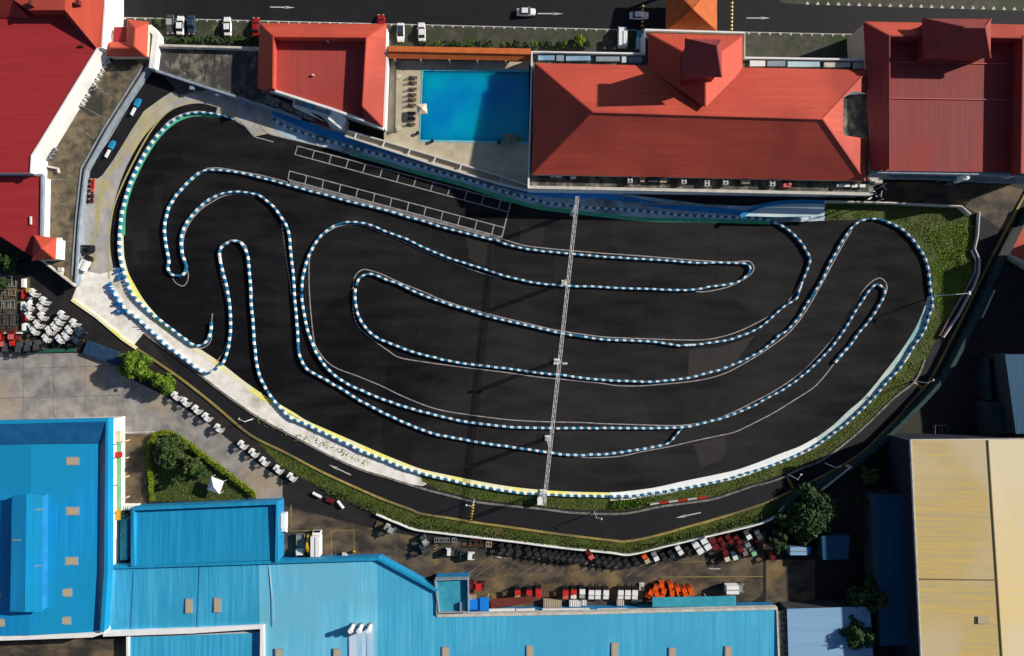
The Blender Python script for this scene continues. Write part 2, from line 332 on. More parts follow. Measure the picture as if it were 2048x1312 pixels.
BAR['d'] = [(533,782),(543,797),(556,812),(569,826),(581,837),(596,843),(613,850),(633,860),(652,869),(673,879),(699,891),(720,902),(741,910),(763,919),(784,927),(804,936),(834,945),
 (864,954),(896,960),(928,968),(971,976),(1013,983),(1056,988),(1099,990),(1141,992),(1184,993),(1218,994)]
BAR['e'] = [(1218,994),(1264,993),(1294,989),(1328,984),(1371,977),(1413,969),(1456,959),(1499,946),(1541,933),(1584,916),(1622,898),(1648,882),(1672,864),(1696,846),(1720,824),
 (1742,802),(1753,791),(1782,756),(1797,741),(1814,717),(1830,691),(1843,673),(1852,656),(1858,636),(1865,616),(1866,601),(1862,575),(1860,553),(1857,533),(1850,512),(1838,494),
 (1827,479),(1810,462),(1792,450),(1775,443),(1757,438),(1740,437)]
BAR['f'] = [(1740,437),(1727,440),(1714,446),(1701,459),(1687,479),(1674,503),(1661,525),(1644,562),(1626,590),(1611,614),(1600,632),(1584,652),(1573,662),(1561,669),(1550,680),(1527,699),
 (1503,713),(1477,725),(1445,738),(1413,747),(1377,756),(1339,761),(1307,764),(1264,763),(1221,761),(1163,756),(1120,750),(1077,746),(1035,740),(992,735),(949,730),(907,724),
 (875,717),(843,709),(817,701),(797,694),(773,684),(754,676),(735,661),(720,640),(712,616),(709,590),(711,571)]
BAR['g'] = [(711,571),(718,556),(729,550),(741,548),(759,553),(776,561),(800,569),(821,580),(853,593),(896,608),(939,621),(981,634),(1024,644),(1067,654),(1120,666),(1163,673),(1209,679),
 (1253,681),(1290,683),(1320,685),(1349,690),(1371,691),(1403,688),(1435,684),(1467,677),(1499,665),(1527,650),(1552,628),(1573,610),(1594,596),(1600,580),(1606,563),(1616,537),
 (1621,518),(1614,502),(1601,482),(1584,465),(1567,452),(1550,444),(1533,438)]
BAR['h'] = [(1533,438),(1499,434),(1456,433),(1413,431),(1371,430),(1328,425),(1285,421),(1243,418),(1205,416),(1173,414),(1141,410),(1109,407),(1077,401),(1045,392),(1013,384),(981,373),
 (949,362),(917,354),(885,345),(853,335),(821,326),(800,320),(773,311),(741,304),(709,294),(677,286),(641,277),(613,267),(586,258),(566,249),(549,239),(541,230)]
BAR['i'] = [(356,552),(341,548),(334,535),(336,522),(333,505),(328,473),(328,448),(333,424),(341,405),(359,380),(376,362),(395,346),(412,340),(423,339),(453,341),(485,346),(517,354),
 (549,362),(581,371),(613,380),(656,391),(699,403),(741,413),(784,424),(820,435),(843,441),(885,454),(928,465),(971,476),(992,480),(1013,488),(1045,496),(1077,501),(1120,505),
 (1163,509),(1220,514),(1285,518),(1349,522),(1403,526),(1435,525),(1477,526),(1494,528),(1501,535),(1499,546)]
BAR['j'] = [(1499,546),(1488,556),(1475,564),(1456,569),(1424,573),(1392,579),(1349,580),(1307,578),(1264,577),(1221,575),(1184,573),(1141,572),(1099,569),(1067,565),(1035,558),(1003,550),
 (971,539),(939,529),(907,519),(885,511),(843,493),(811,477),(773,463),(741,450),(720,445),(692,444),(673,449),(652,461),(635,478),(622,499),(611,527),(604,558),(602,588)]
BAR['k'] = [(602,588),(605,616),(611,648),(620,678),(633,708),(650,733),(671,753),(699,771),(731,785),(765,799),(800,811),(832,821),(864,829),(896,837),(928,844),(971,849),(1013,854),
 (1056,856),(1109,857),(1163,857),(1218,857),(1243,857),(1307,857),(1349,856),(1381,853),(1413,845),(1445,837),(1477,825),(1509,811),(1541,793),(1572,776),(1600,756),(1622,737),
 (1644,716),(1666,692),(1683,669),(1698,647),(1709,627),(1722,607),(1736,586),(1747,573),(1757,569),(1767,575),(1771,583),(1767,597),(1757,614),(1742,638),(1722,662),(1703,688),
 (1685,708),(1670,726)]
BAR['l'] = [(356,552),(367,546),(371,533),(367,520),(363,508),(361,478),(367,454),(380,433),(401,411),(417,399),(434,390),(453,385),(475,383),(496,385),(517,390),(532,401),(547,414),
 (558,429),(569,446),(576,465),(579,490),(582,520),(585,546),(588,593),(590,616),(592,640),(594,665),(595,691),(597,708),(603,723),(611,736),(624,746),(645,757),(667,770),
 (688,782),(709,796),(733,809),(763,825),(784,835),(811,847),(843,860),(875,870),(917,878),(960,886),(1003,892),(1045,898),(1088,904),(1120,909),(1152,911),(1184,910),(1218,908),
 (1264,902),(1296,897),(1324,891),(1339,885),(1349,875),(1360,862),(1365,856)]
BARLAB = {
 'a': ('blue and white barrier curving round the far left end beside the green kerb', 'left end'),
 'b': ('short blue and white barrier on the bright concrete apron at lower left', ''),
 'c': ('blue and white barrier looping round the narrow left infield tongue', ''),
 'd': ('blue and white barrier along the yellow kerb at the lower left edge of the circuit', ''),
 'e': ('blue and white barrier along the white kerb and round the grassy right end', ''),
 'f': ('blue and white barrier running from the top right hairpin back along the middle', ''),
 'g': ('blue and white barrier sweeping under the middle straight and up to the right bend', ''),
 'h': ('blue and white barrier along the blue strip under the pool and the red hall', ''),
 'i': ('blue and white barrier beside the painted starting grid boxes', ''),
 'j': ('blue and white barrier returning left from the upper infield hairpin point', ''),
 'k': ('blue and white barrier round the outer infield ending in the long right finger', ''),
 'l': ('blue and white barrier from the left hook down to the short link at lower right', '')}
# ------------------------------------------------------------------ setting: ground sheets
big = 2500
g = mk('ground', [(-big, -big, 0), (big, -big, 0), (big, big, 0), (-big, big, 0)], [(0, 1, 2, 3)], 'ground'); g['kind'] = 'structure'
ROADUP = [(288,667),(350,712),(400,750),(438,780),(485,814),(528,842),(592,876),(656,910),(720,939),(773,955),(820,970),(860,982),(905,993),(945,1003),(1000,1010),(1090,1019),(1150,1026),(1240,1028),(1290,1020),
 (1330,1012),(1420,1000),(1460,988),(1500,975),(1560,957),(1600,938),(1650,917),(1720,862),(1790,795),(1830,763),(1850,720),(1880,700),(1912,640),(1950,582),(1961,545),(1952,500),(1962,432)]
YEL = [(143,599),(192,633),(245,678),(273,697),(320,729),(363,759),(412,797),(443,823),(485,859),(517,880),(571,906),(635,940),(699,970),(763,998),(820,1019),(843,1028),(907,1038),(960,1047),
 (1013,1054),(1120,1069),(1220,1081),(1253,1083),(1307,1073),(1371,1055),(1435,1037),(1520,1010),(1573,987),(1618,966),(1644,953),(1688,929),(1731,900),(1764,868),(1797,835),
 (1819,808),(1841,784),(1863,756),(1895,695),(1928,629),(1954,575),(1981,520),(2005,474),(2037,413),(2060,370)]
WAL = [(700,1003),(752,1029),(800,1049),(830,1060),(875,1066),(949,1075),(1035,1085),(1120,1096),(1220,1106),(1260,1110),(1328,1094),(1392,1079),(1456,1064),(1520,1048),(1552,1034),(1590,1010)]
sheet('main_road', [(-60,-60),(2110,-60),(2110,80),(1700,68),(1200,59),(820,50),(500,40),(232,35),(232,34),(150,20),(-60,20)], .006, 'road')
sheet('parking_lot', [(250,34),(500,39.5),(820,49.5),(1200,58.5),(1292,60),(1292,104),(1060,104),(1060,98),(776,92),(520,92),(300,92)], .012, 'pavers')
sheet('parking_lot', [(1488,64),(1700,68),(1732,69),(1732,120),(1488,116)], .012, 'pavers')
sheet('parking_lot', [(1560,-60),(2110,-60),(2110,24),(1610,8),(1560,6)], .014, 'pavers')
sheet('perimeter_road', ROADUP + [(2030,470),(2060,370)] + YEL[::-1][1:38] , .006, 'road')
apron_low = [(820,968),(773,954),(720,938),(656,909),(592,875),(528,841),(485,813),(438,779),(400,749),(350,711),(288,666),(267,691),(192,631),(145,595),(159,560)]
sheet('run_off_concrete', [(303,140),(345,152),(420,172),(470,196),(540,216),(600,240),(700,262),(720,330),(537,268),(509,275),(470,240),(463,240),(400,240),(345,255),(290,320),(262,380),(252,440),(250,500),(300,610),(159,575),(163,500),(170,380),(176,342)], .008, 'run_off')
sheet('concrete_apron', [(162,540),(200,548),(232,540),(245,538)] + OUT[13:31] + [(843,945),(860,965),(845,972)] + apron_low, .014, 'apron')
sheet('access_lane', [(300,142),(325,150),(352,178),(318,200),(288,222),(262,262),(228,318),(205,350),(196,357),(176,357),(176,340),(215,285)], .018, 'road')
sheet('access_lane', [(300,142),(345,153),(420,176),(395,186),(352,192),(320,170)], .013, 'run_off_dull')
track = sheet('race_track', OUT, .026, 'track')
mb = MB(); ribbon(mb, [(433,222),(400,214),(366,219),(338,232),(312,256),(288,286),(266,324),(248,366),(234,415),(228,466),(229,505),(234,535)], 15, .020)  # track-dark ribbon standing in for the shade outside the left barrier
o = mb.build('race_track', 'track'); o['kind'] = 'structure'
# blue and grey strip between the circuit and the pool terrace
top_strip = [(541,222),(600,245),(700,272),(800,304),(900,334),(1000,364),(1060,380),(1250,388),(1420,410),(1500,412),(1560,402),(1650,403),(1650,444),(1541,448),(1413,444),(1328,443),(1264,440),(1220,435),(1141,426),(1077,418),(1035,407),(992,394),(928,373),(864,356),(820,344),(760,326),(700,310),(635,293),(592,282),(552,262)]
sheet('blue_strip', top_strip, .016, 'band_pale')
mb = MB(); ribbon(mb, [(545,222),(640,262),(741,290),(853,322),(981,360),(1045,378),(1109,388),(1180,390)], 15, .022); ribbon(mb, [(1180,390),(1250,398),(1330,412),(1420,420),(1470,424),(1500,428)], 11, .022)
o = mb.build('blue_strip', 'band_blue'); o['kind'] = 'structure'
# grass areas
GR1 = [(1650,405),(1780,407),(1920,414),(1944,432),(1946,470),(1942,520),(1944,560),(1930,590),(1905,630),(1880,668),(1866,690),(1852,716),(1835,745),(1815,765),(1788,790),(1720,858),(1650,912),(1600,932),(1560,950),(1500,969),
 (1420,994),(1330,1006),(1290,1014),(1240,1021),(1150,1019),(1090,1013),(1000,1004),(945,997),(880,980),(845,962),(840,948),(896,962),(971,978),(1056,990),(1141,994),(1218,996),(1294,991),(1371,979),(1456,961),(1541,935),(1622,900),(1672,866),(1720,826),
 (1753,793),(1797,743),(1830,693),(1852,658),(1867,616),(1868,601),(1864,575),(1862,550),(1852,514),(1827,479),(1792,450),(1750,440),(1650,440)]
GR2 = [(500,868)] + YEL[9:28] + [(1600,1000)] + WAL[::-1][1:] + [(640,975),(560,930)]
s1 = sheet('grass_bank', GR1, .022, 'grass_soil'); s2 = sheet('grass_bank', GR2, .010, 'grass_soil')
GARD = [(294,1003),(290,940),(290,885),(300,870),(320,862),(345,866),(370,882),(420,918),(470,955),(510,988),(512,996),(440,1003)]
s3 = sheet('garden_ground', GARD, .020, 'lawn')
def grass(poly, n, name, hmin, hmax, m='grass_blade', bright=None):
    xs = [p[0] for p in poly]; ys = [p[1] for p in poly]; v = []; f = []; k = 0
    while k < n:
        x = random.uniform(min(xs), max(xs)); y = random.uniform(min(ys), max(ys))
        if not inpoly(x, y, poly): continue
        if math.sin(x * .09) * math.cos(y * .11) + random.uniform(-.6, .9) < 0: 
            if random.random() < .5: k += 1
            continue
        k += 1
        c = P(x, y, .02); a = random.uniform(0, 6.28); h = random.uniform(hmin, hmax); w = random.uniform(.06, .17)
        d = Vector((math.cos(a), math.sin(a), 0)); e = Vector((-d.y, d.x, 0)); lean = d * random.uniform(.1, .35)
        b = len(v); v += [c - e * w, c + e * w, c + e * w * .6 + lean + Vector((0, 0, h)), c - e * w * .6 + lean + Vector((0, 0, h * .9))]
        f.append((b, b + 1, b + 2, b + 3))
    me = bpy.data.meshes.new(name); me.from_pydata(v, [], f); me.materials.append(M[m])
    o = bpy.data.objects.new(name, me); C.objects.link(o); o['kind'] = 'stuff'; o['label'] = 'rough green grass beside the circuit' if 'lawn' not in name else 'short lawn grass in the hedged garden'; o['category'] = 'grass'
    return o
grass([(1860,460),(1940,440),(1942,520),(1944,560),(1930,590),(1890,650),(1870,600)], 12000, 'grass', .04, .2, 'grass_bright')
grass(GR1, 15000, 'grass', .04, .16)
grass(GR2, 12000, 'grass', .04, .16)
grass(GARD, 4000, 'lawn_grass', .05, .15)
# yards
sheet('concrete_yard', [(-60,703),(150,706),(232,712),(250,752),(330,792),(420,850),(520,930),(565,960),(565,1012),(515,1000),(470,958),(345,868),(300,872),(243,872),(243,880),(-60,880)], .010, 'slab')
sheet('service_lane', [(243,868),(300,868),(292,1010),(243,1010)], .014, 'yard_brown')
mb = MB()
for x in (47, 107, 170, 236): mb.add([P(x - .5, 706, .02), P(x + .5, 706, .02), P(x + .5, 850, .02), P(x - .5, 850, .02)], [(0, 1, 2, 3)])
for y in (738, 797): mb.add([P(-40, y, .024), P(-40, y + 1.4, .024), P(240, y - 6, .024), P(240, y - 7.4, .024)], [(0, 1, 2, 3)])
o = mb.build('slab_joint', 'kerb_grey'); o['kind'] = 'structure'
sheet('machine_yard', [(560,1010),(760,1060),(860,1078),(1040,1096),(1260,1120),(1330,1108),(1460,1080),(1530,1062),(1530,1185),(1480,1220),(870,1230),(760,1115),(556,1125)], .008, 'yard_brown')
sheet('machine_yard', [(1532,1120),(1630,1120),(1630,1210),(1560,1215),(1532,1212)], .010, 'yard_brown')
sheet('lane_corner', [(1765,365),(2000,365),(2048,380),(2020,470),(1960,430),(1925,410),(1770,404)], .010, 'yard_brown')
sheet('kerb_slab', [(0,535),(60,555),(60,690),(0,690)], .008, 'yard_brown')
# painted kerbs
mb = MB(); ribbon(mb, OUT[1:9], 8, .034, side=-.5); mb.build('painted_kerb', 'green_paint', track)
mb = MB(); ribbon(mb, OUT[8:11], 8, .036, side=-.5); mb.build('painted_kerb', 'green_paint', track)
mb = MB(); ribbon(mb, OUT[9:37], 10, .030, side=4); mb.build('painted_kerb', 'yellow_paint', track)
mb = MB(); ribbon(mb, OUT[36:46], 17, .032, side=7); mb.build('painted_kerb', 'cyan_white', track)
mb = MB(); ribbon(mb, OUT[45:54], 14, .034, side=6); mb.build('painted_kerb', 'cyan_pale', track)
mb = MB(); ribbon(mb, OUT[62:76], 8, .030, side=1); mb.build('painted_kerb', 'green_paint', track)
# painted white lines on the track
LINES = [
 [(412,337),(440,336),(480,343),(520,350),(560,360),(576,365)],
 [(1002,477),(1045,490),(1088,496),(1141,501),(1200,506),(1285,512),(1371,519),(1456,524),(1495,522),(1505,528),(1508,537),(1503,547),(1490,557),(1468,569),(1445,577),(1413,583),(1392,583)],
 [(1599,569),(1584,593),(1567,614),(1541,631),(1509,648),(1477,663),(1445,673),(1413,679),(1371,680),(1307,678),(1253,676),(1200,673),(1112,660),(1056,647),(981,629),(928,614),(885,600),(843,582),(800,565),(763,548),(741,541),(727,539),
  (716,545),(709,556),(707,569),(706,605),(708,631),(716,652),(733,669),(752,684),(776,701),(799,715),(843,723),(885,729),(949,737),(1013,745),(1077,754),(1141,760),(1200,766),(1232,771),(1275,772),(1317,769),(1381,763),
  (1424,755),(1456,744),(1488,727),(1520,708),(1552,686),(1576,667),(1595,646),(1613,620),(1631,590),(1650,556),(1670,518),(1690,482),(1703,462)],
 [(1771,588),(1774,575),(1771,564),(1760,556),(1744,563),(1727,581),(1709,612),(1687,647),(1666,677),(1633,715),(1600,747),(1552,780),(1509,803),(1467,824),(1424,841),(1381,849),(1339,851),(1264,849),(1200,847),(1163,845),
  (1077,843),(1013,839),(949,831),(885,821),(843,808),(800,790),(763,772),(720,754),(677,738),(656,725),(641,708),(630,689),(626,665),(622,627),(619,588),(618,552),(619,516),(626,490),(641,473),(656,463),(675,453),(700,449),(731,452),
  (763,466),(805,482),(843,500),(907,526),(971,548),(1003,557)],
 [(1668,728),(1644,758),(1626,776),(1600,793),(1552,823),(1520,840),(1488,856),(1467,865),(1435,872),(1392,881),(1349,891),(1324,896),(1285,903),(1243,912),(1200,915),(1150,914)],
 [(344,554),(352,566),(365,572),(373,566),(377,552),(374,538),(368,515),(366,490),(370,465),(383,440),(403,418),(424,404),(447,392),(475,388),(510,394)],
 [(563,445),(568,480),(573,520),(579,560),(583,590)],
 [(440,499),(450,487),(465,480),(484,484),(494,499),(500,540),(505,590)],
 [(440,540),(444,560),(450,585),(455,610)],
 [(433,724),(446,706),(453,685)],
 [(425,627),(423,650),(422,680),(410,694),(395,697)],
 [(545,800),(560,814),(576,826),(600,838)]]
mb = MB()
for l in LINES: ribbon(mb, l, 1.9, .040)
# start line and grid boxes
def seg(mb, a, b, w=1.9, z=.042): return ribbon(mb, [a, b], w, z, smooth=False)
seg(mb, (1022,403), (1003,477), 2.4)
for (a, b, c, d) in (((595,292),(1022,405),(590,309),(1016,424)), ((579,342),(1008,455),(576,359),(1003,474))):
    seg(mb, a, b, z=.046); seg(mb, c, d, z=.046)
    for i in range(13):
        t = i * .0795
        seg(mb, (a[0]+(b[0]-a[0])*t, a[1]+(b[1]-a[1])*t), (c[0]+(d[0]-c[0])*t, c[1]+(d[1]-c[1])*t), z=.050)
for i in range(150):
    t = i / 150; x, y = 578 + (1002 - 578) * t, 361 + (475 - 361) * t
    seg(mb, (x, y), (x + 4.5, y + 5.5), .9, .054)
seg(mb, (578,366.5), (1002,480), 1.2, .058)
mb.build('painted_line', 'line_paint', track)
mb = MB(); ribbon(mb, [(440,228),(465,236),(485,247),(499,262),(509,273),(530,279),(547,284)], 2, .044); ribbon(mb, [(445,195),(475,203),(492,216),(511,239),(524,256),(537,267),(566,275),(635,291),(700,308),(820,341)], 1.8, .048)
mb.build('painted_line', 'line_paint', track)
# repair patches on the track, and one strip of painted truss shade
for i, (poly, m) in enumerate([([(1378,700),(1440,694),(1508,672),(1462,738),(1420,745),(1376,753)], 'p1'), ([(1388,888),(1452,872),(1452,905),(1440,920),(1425,925),(1402,936)], 'p1'),
   ([(1370,778),(1470,778),(1474,828),(1440,836),(1366,846)], 'p0'), ([(1108,520),(1140,520),(1132,566),(1108,562)], 'p0'), ([(1098,708),(1128,712),(1126,742),(1098,738)], 'p0'),
   ([(1070,868),(1122,870),(1118,904),(1072,898)], 'p0'), ([(1040,452),(1090,456),(1084,490),(1040,484)], 'p2'), ([(1240,870),(1300,866),(1300,890),(1240,896)], 'p2'), ([(930,470),(990,490),(990,540),(940,520)], 'p2'),
   ([(980,560),(990,560),(978,660),(968,660)], 'p0')]):  # last thin strip is the truss's shadow painted in dark tarmac
    mm = {'p0': mat('dark_repair_tarmac', (0.006, 0.006, 0.007), (0.012, 0.012, 0.012), scale=.5), 'p0b': mat('dark_repair_tarmac_b', (0.012, 0.012, 0.015), (0.018, 0.017, 0.018), scale=.4),
          'p1': mat('pale_repair_tarmac', (0.024, 0.022, 0.021), (0.031, 0.028, 0.026), scale=.4), 'p2': mat('worn_repair_tarmac', (0.015, 0.014, 0.0135), (0.020, 0.0185, 0.017), scale=.4)}[m]
    o = sheet('repair_and_shade_patch', poly, .030 + i * .0004, mm, track)
# yellow wheel lines on the run off
mb = MB(); ribbon(mb, [(398,182),(350,198),(312,224),(278,268),(243,320),(208,362),(194,420),(190,480),(190,520)], 3, .030)
ribbon(mb, [(430,198),(380,204),(338,222),(306,256),(274,310),(240,380),(224,430),(217,500),(218,558)], 3, .030)
ribbon(mb, [(290,232),(262,270),(236,318),(214,352),(200,400),(196,470)], 5, .034)
o = mb.build('yellow_line', 'yellow_worn'); o['kind'] = 'structure'
# road markings
mb = MB()
def arrow(mb, a, b, w=3.2, z=.02):
    a = Vector(a); b = Vector(b); d = (b - a); L_ = d.length; d.normalize(); n = Vector((-d.y, d.x))
    def q(u, v): p = a + d * u * L_ + n * v; return P(p.x, p.y, z)
    mb.add([q(0, -w * .4), q(.68, -w * .4), q(.68, w * .4), q(0, w * .4)], [(0, 1, 2, 3)])
    mb.add([q(.60, -w), q(1, 0), q(.60, w)], [(0, 1, 2)])
for a, b in (((540,14),(590,15)), ((1075,27),(1127,27.5)), ((1493,36),(1541,36)), ((702,950),(657,929)), ((1402,1025),(1351,1036)), ((989,1113),(1014,1117)), ((1441,1138),(1416,1137))):
    arrow(mb, a, b, 2.0 if b[1] > 1100 else 2.6, z=.026)
x = 250
while x < 1292:
    y = 35 + (x - 250) * .0242
    if not 520 < x < 770 or True:
        mb.add([P(x - 3, y, .024), P(x + 3, y, .024), P(x, y + 5, .024)], [(0, 1, 2)])
    x += 20.5
x = 1498
while x < 1720: mb.add([P(x - 3, 64.5 + (x-1498)*.02, .024), P(x + 3, 64.5 + (x-1498)*.02, .024), P(x, 70 + (x-1498)*.02, .024)], [(0, 1, 2)]); x += 21
x = 1615
while x < 2060:
    y = 9 + (x - 1615) * .027
    mb.add([P(x - 4, y, .024), P(x + 4, y, .024), P(x, y - 7, .024)], [(0, 1, 2)]); x += 20.7
for x in (1209, 1229, 1250, 1271): mb.add([P(x - 3, 98, .024), P(x + 3, 98, .024), P(x, 92, .024)], [(0, 1, 2)])
seg(mb, (250,35), (1292,60.4), 1.3, .028); seg(mb, (1488,64), (1728,69), 1.2, .028)
seg(mb, (250,865), (318,863), 1.6, .024)
o = mb.build('road_marking', 'white_paint'); o['kind'] = 'structure'
mb = MB()
for i in range(15):
    x = 925 + i * 27; seg(mb, (x, 1156 - (i % 3) * 3), (x + 46 - (i % 4) * 7, 1122 + (i % 3) * 4), .9, .022)
o = mb.build('road_marking', mat('faded_bay_lines', (0.10, 0.085, 0.05), (0.30, 0.27, 0.2), scale=.8, lo=.4, hi=.6)); o['kind'] = 'structure'
mb = MB(); seg(mb, (425,49), (429,56), 1.6, .030); seg(mb, (433,50), (429,56), 1.6, .032); seg(mb, (429,55), (428,63), 1.6, .034); seg(mb, (423,57), (427,62), 1.2, .036)
seg(mb, (1325,1154), (1528,1153), 1.4, .022); seg(mb, (1350,1124), (1520,1122), 1, .022); seg(mb, (582,1010), (582,1062), 1.6, .022); seg(mb, (560,1062), (640,1061), 1.6, .025); seg(mb, (664,1062), (710,1060), 1.4, .022); seg(mb, (708,1060), (708,1105), 1.2, .025); seg(mb, (663,1062), (663,1110), 1.2, .028)
for k in range(7): seg(mb, (868, 1092 + k * 6), (876, 1088 + k * 6), 1.6, .026)
o = mb.build('road_marking', 'yellow_dull'); o['kind'] = 'structure'
mb = MB(); ribbon(mb, YEL[3:], 5.6, .03); wall(mb, YEL[3:], .4, 0, .3, smooth=True)
o = mb.build('yellow_kerb', 'yellow_dull'); tag(o, 'long dull yellow kerb along the outer edge of the perimeter road', 'kerb')
mb = MB(); wall(mb, YEL[:4], .7, 0, .3); o = mb.build('yellow_kerb', 'yellow_paint'); tag(o, 'bright yellow kerb at the edge of the pale concrete apron', 'kerb')
mb = MB(); wall(mb, ROADUP[:30], .45, 0, .22, smooth=True); o = mb.build('kerb', 'kerb_grey'); tag(o, 'weathered grey kerb on the inner edge of the perimeter road', 'kerb')
def speed_bump(a, b, label):
    mb = MB(); a = Vector(a); b = Vector(b); n = 8
    r = empty('speed_bump', P(a.x, a.y, 0), label, 'speed bump', 'speed bumps across the roads')
    w = MB(); k_ = MB()
    for i in range(n * 2):
        p = a + (b - a) * (i / (2 * n)); q = a + (b - a) * ((i + 1) / (2 * n))
        P0 = P(p.x, p.y, .05); P1 = P(q.x, q.y, .05); d = (P1 - P0).normalized(); s_ = Vector((-d.y, d.x, 0)) * .3
        MB().add([P0 - s_ - Vector((0,0,.04)), P1 - s_ - Vector((0,0,.04)), P1 + s_ - Vector((0,0,.04)), P0 + s_ - Vector((0,0,.04)), P0 + Vector((0, 0, .07)), P1 + Vector((0, 0, .07))], [(0, 1, 5, 4), (4, 5, 2, 3), (0, 4, 3), (1, 2, 5)]).build('yellow_stripe' if i % 2 else 'black_stripe', 'yellow' if i % 2 else 'dark', r)
speed_bump((948,1000), (941,1046), 'yellow and black speed bump on the lower perimeter road left of the truss')
speed_bump((1573,950), (1590,984), 'yellow speed bump on the perimeter road beside the big dark tree')
speed_bump((1828,765), (1850,779), 'short speed bump on the perimeter road at the right bend')
speed_bump((1286,5), (1284,70), 'yellow speed bump on the top road left of the orange gatehouse')
speed_bump((1464,0), (1463,60), 'yellow speed bump on the top road right of the orange gatehouse')
# ------------------------------------------------------------------ barriers
def block_mesh(name, m):
    mb = MB(); mb.box((0, 0, .06), (.90, .52, .12)); mb.box((0, 0, .37), (.84, .46, .50), taper=.95, ty=.75); mb.box((0, 0, .63), (.74, .34, .04))
    me = bpy.data.meshes.new(name); me.from_pydata([tuple(v) for v in mb.v], [], mb.f); me.materials.append(M[m]); return me
WB, BB = block_mesh('white_block', 'white_plastic'), block_mesh('blue_block', 'blue_plastic')
for key, pts in BAR.items():
    pp = [P(p.x, p.y, .7) for p in catmull(pts, n=10)]
    cum = [0]
    for a, b in zip(pp, pp[1:]): cum.append(cum[-1] + (b - a).xy.length)
    L_ = cum[-1]; n = int(L_ / .905)
    root = empty('track_barrier', (pp[0].x, pp[0].y, 0), BARLAB[key][0], 'barrier', 'blue and white barriers lining the kart circuit')
    cnt = {0: 0, 1: 0}; extra = {0: MB(), 1: MB()}; j = 0
    for i in range(n):
        s_ = (i + .5) * .905
        while j < len(cum) - 2 and cum[j + 1] < s_: j += 1
        t = (s_ - cum[j]) / max(1e-6, cum[j + 1] - cum[j]); c = pp[j].lerp(pp[j + 1], t); d = pp[j + 1] - pp[j]
        a = math.atan2(d.y, d.x) + random.uniform(-.03, .03); w = i % 2
        if random.random() < .004: w = 1 - w
        jx = Vector((-math.sin(a), math.cos(a), 0)) * random.uniform(-.05, .05)
        if cnt[w] < 100:
            o = bpy.data.objects.new('white_block' if w else 'blue_block', WB if w else BB); C.objects.link(o); o.parent = root
            o.location = (c.x - root.location.x + jx.x, c.y - root.location.y + jx.y, 0.045); o.rotation_euler.z = a; cnt[w] += 1
        else: extra[w].box((c.x + jx.x, c.y + jx.y, .40), (.88, .62, .70), rz=a, taper=.95, ty=.72)
    for w in (0, 1):
        if extra[w].v: extra[w].build('white_block' if w else 'blue_block', 'white_plastic' if w else 'blue_plastic', root)['kind'] = 'stuff'
# ------------------------------------------------------------------ lattice truss across the circuit
tz = 10.0
t0, t1 = P(1155,393,tz), P(1088,1012,tz)
r = empty('truss_gantry', (P(1119,727,0).x, P(1119,727,0).y, 0), 'long pale steel lattice truss spanning the whole kart circuit on posts', 'gantry')
d = (t1 - t0).normalized(); s_ = Vector((-d.y, d.x, 0)); hw = .36; mb = MB(); L_ = (t1 - t0).length
for i, j in ((-1, 0), (1, 0), (0, 1)): mb.bar(t0 + s_ * hw * i + Vector((0, 0, -.6 * j)), t1 + s_ * hw * i + Vector((0, 0, -.6 * j)), .08)
n = 62
for i in range(n):
    a = t0 + d * L_ * i / n; b = t0 + d * L_ * (i + 1) / n; e = 1 if i % 2 else -1
    mb.bar(a + s_ * hw * e, b - s_ * hw * e, .06); mb.bar(a - s_ * hw, a + s_ * hw, .06)
    mb.bar(a + s_ * hw * e, (a + b) / 2 + Vector((0, 0, -.6)), .05)
mb.build('lattice_beam', 'steel', r)
for (px, py) in ((1153,412),(1135,560),(1119,727),(1100,890),(1089,1005)):
    c = P(px, py, tz); mb = MB()
    for a in (-.3, .3):
        for b in (-.3, .3): mb.bar((c.x + a, c.y + b, 0), (c.x + a, c.y + b, tz - .6), .1)
    for k in range(9): mb.bar((c.x - .3, c.y - .3, k), (c.x + .3, c.y + .3, k + 1), .07); mb.bar((c.x - .3, c.y + .3, k), (c.x - .3, c.y - .3, k + 1), .07)
    mb.box((c.x, c.y, .15), (1.3, 1.3, .3)); mb.build('post', 'steel', r)
for px in (1109, 1114, 1127, 1132):
    c = P(px, 727, tz); MB().box((c.x, c.y, tz + .1), (.42, .5, .3), taper=.8).build('floodlight', 'lamp', r)
c = P(1119, 727, tz); MB().bar((P(1106, 727, tz).x, c.y, tz - .1), (P(1135, 727, tz).x, c.y, tz - .1), .14).build('crossarm', 'steel', r)
def lamp_post(px, py, dx, dy, h, label):
    b = P(px, py, 0); r = empty('lamp_post', b, label, 'lamp post', 'lamp posts round the circuit')
    MB().cyl(b, b + Vector((0, 0, h)), .13, 10, .08).build('pole', 'steel', r)
    MB().bar(b + Vector((0, 0, h - .1)), b + Vector((dx, dy, h + .2)), .12 if h > 7 else .07).build('arm', 'steel', r)
    MB().box(b + Vector((dx * 1.15, dy * 1.15, h + .2)), tuple(q * (1 if h > 7 else .55) for q in ((.5, .9, .14) if abs(dx) > abs(dy) else (.9, .5, .14))), taper=.8).build('lamp_head', 'lamp', r)
    MB().cyl(b, b + Vector((0, 0, .3)), .3, 10, .25).build('base', 'kerb_grey', r)
lamp_post(1868,592,2.4,.2,8.5,'tall lamp post in the grass at the right end of the circuit')
lamp_post(948,1000,-1.2,.3,6,'lamp post at the left speed bump on the perimeter road')
lamp_post(1575,948,.6,1.0,6,'lamp post in the grass beside the right speed bump')
lamp_post(1826,762,1,.6,6,'lamp post at the right bend of the perimeter road')
lamp_post(505,838,-1.0,.6,5,'small lamp post on the kerb by the lower left road')
lamp_post(1188,1024,1.0,-.2,5,'small lamp post on the kerb just right of the truss end')
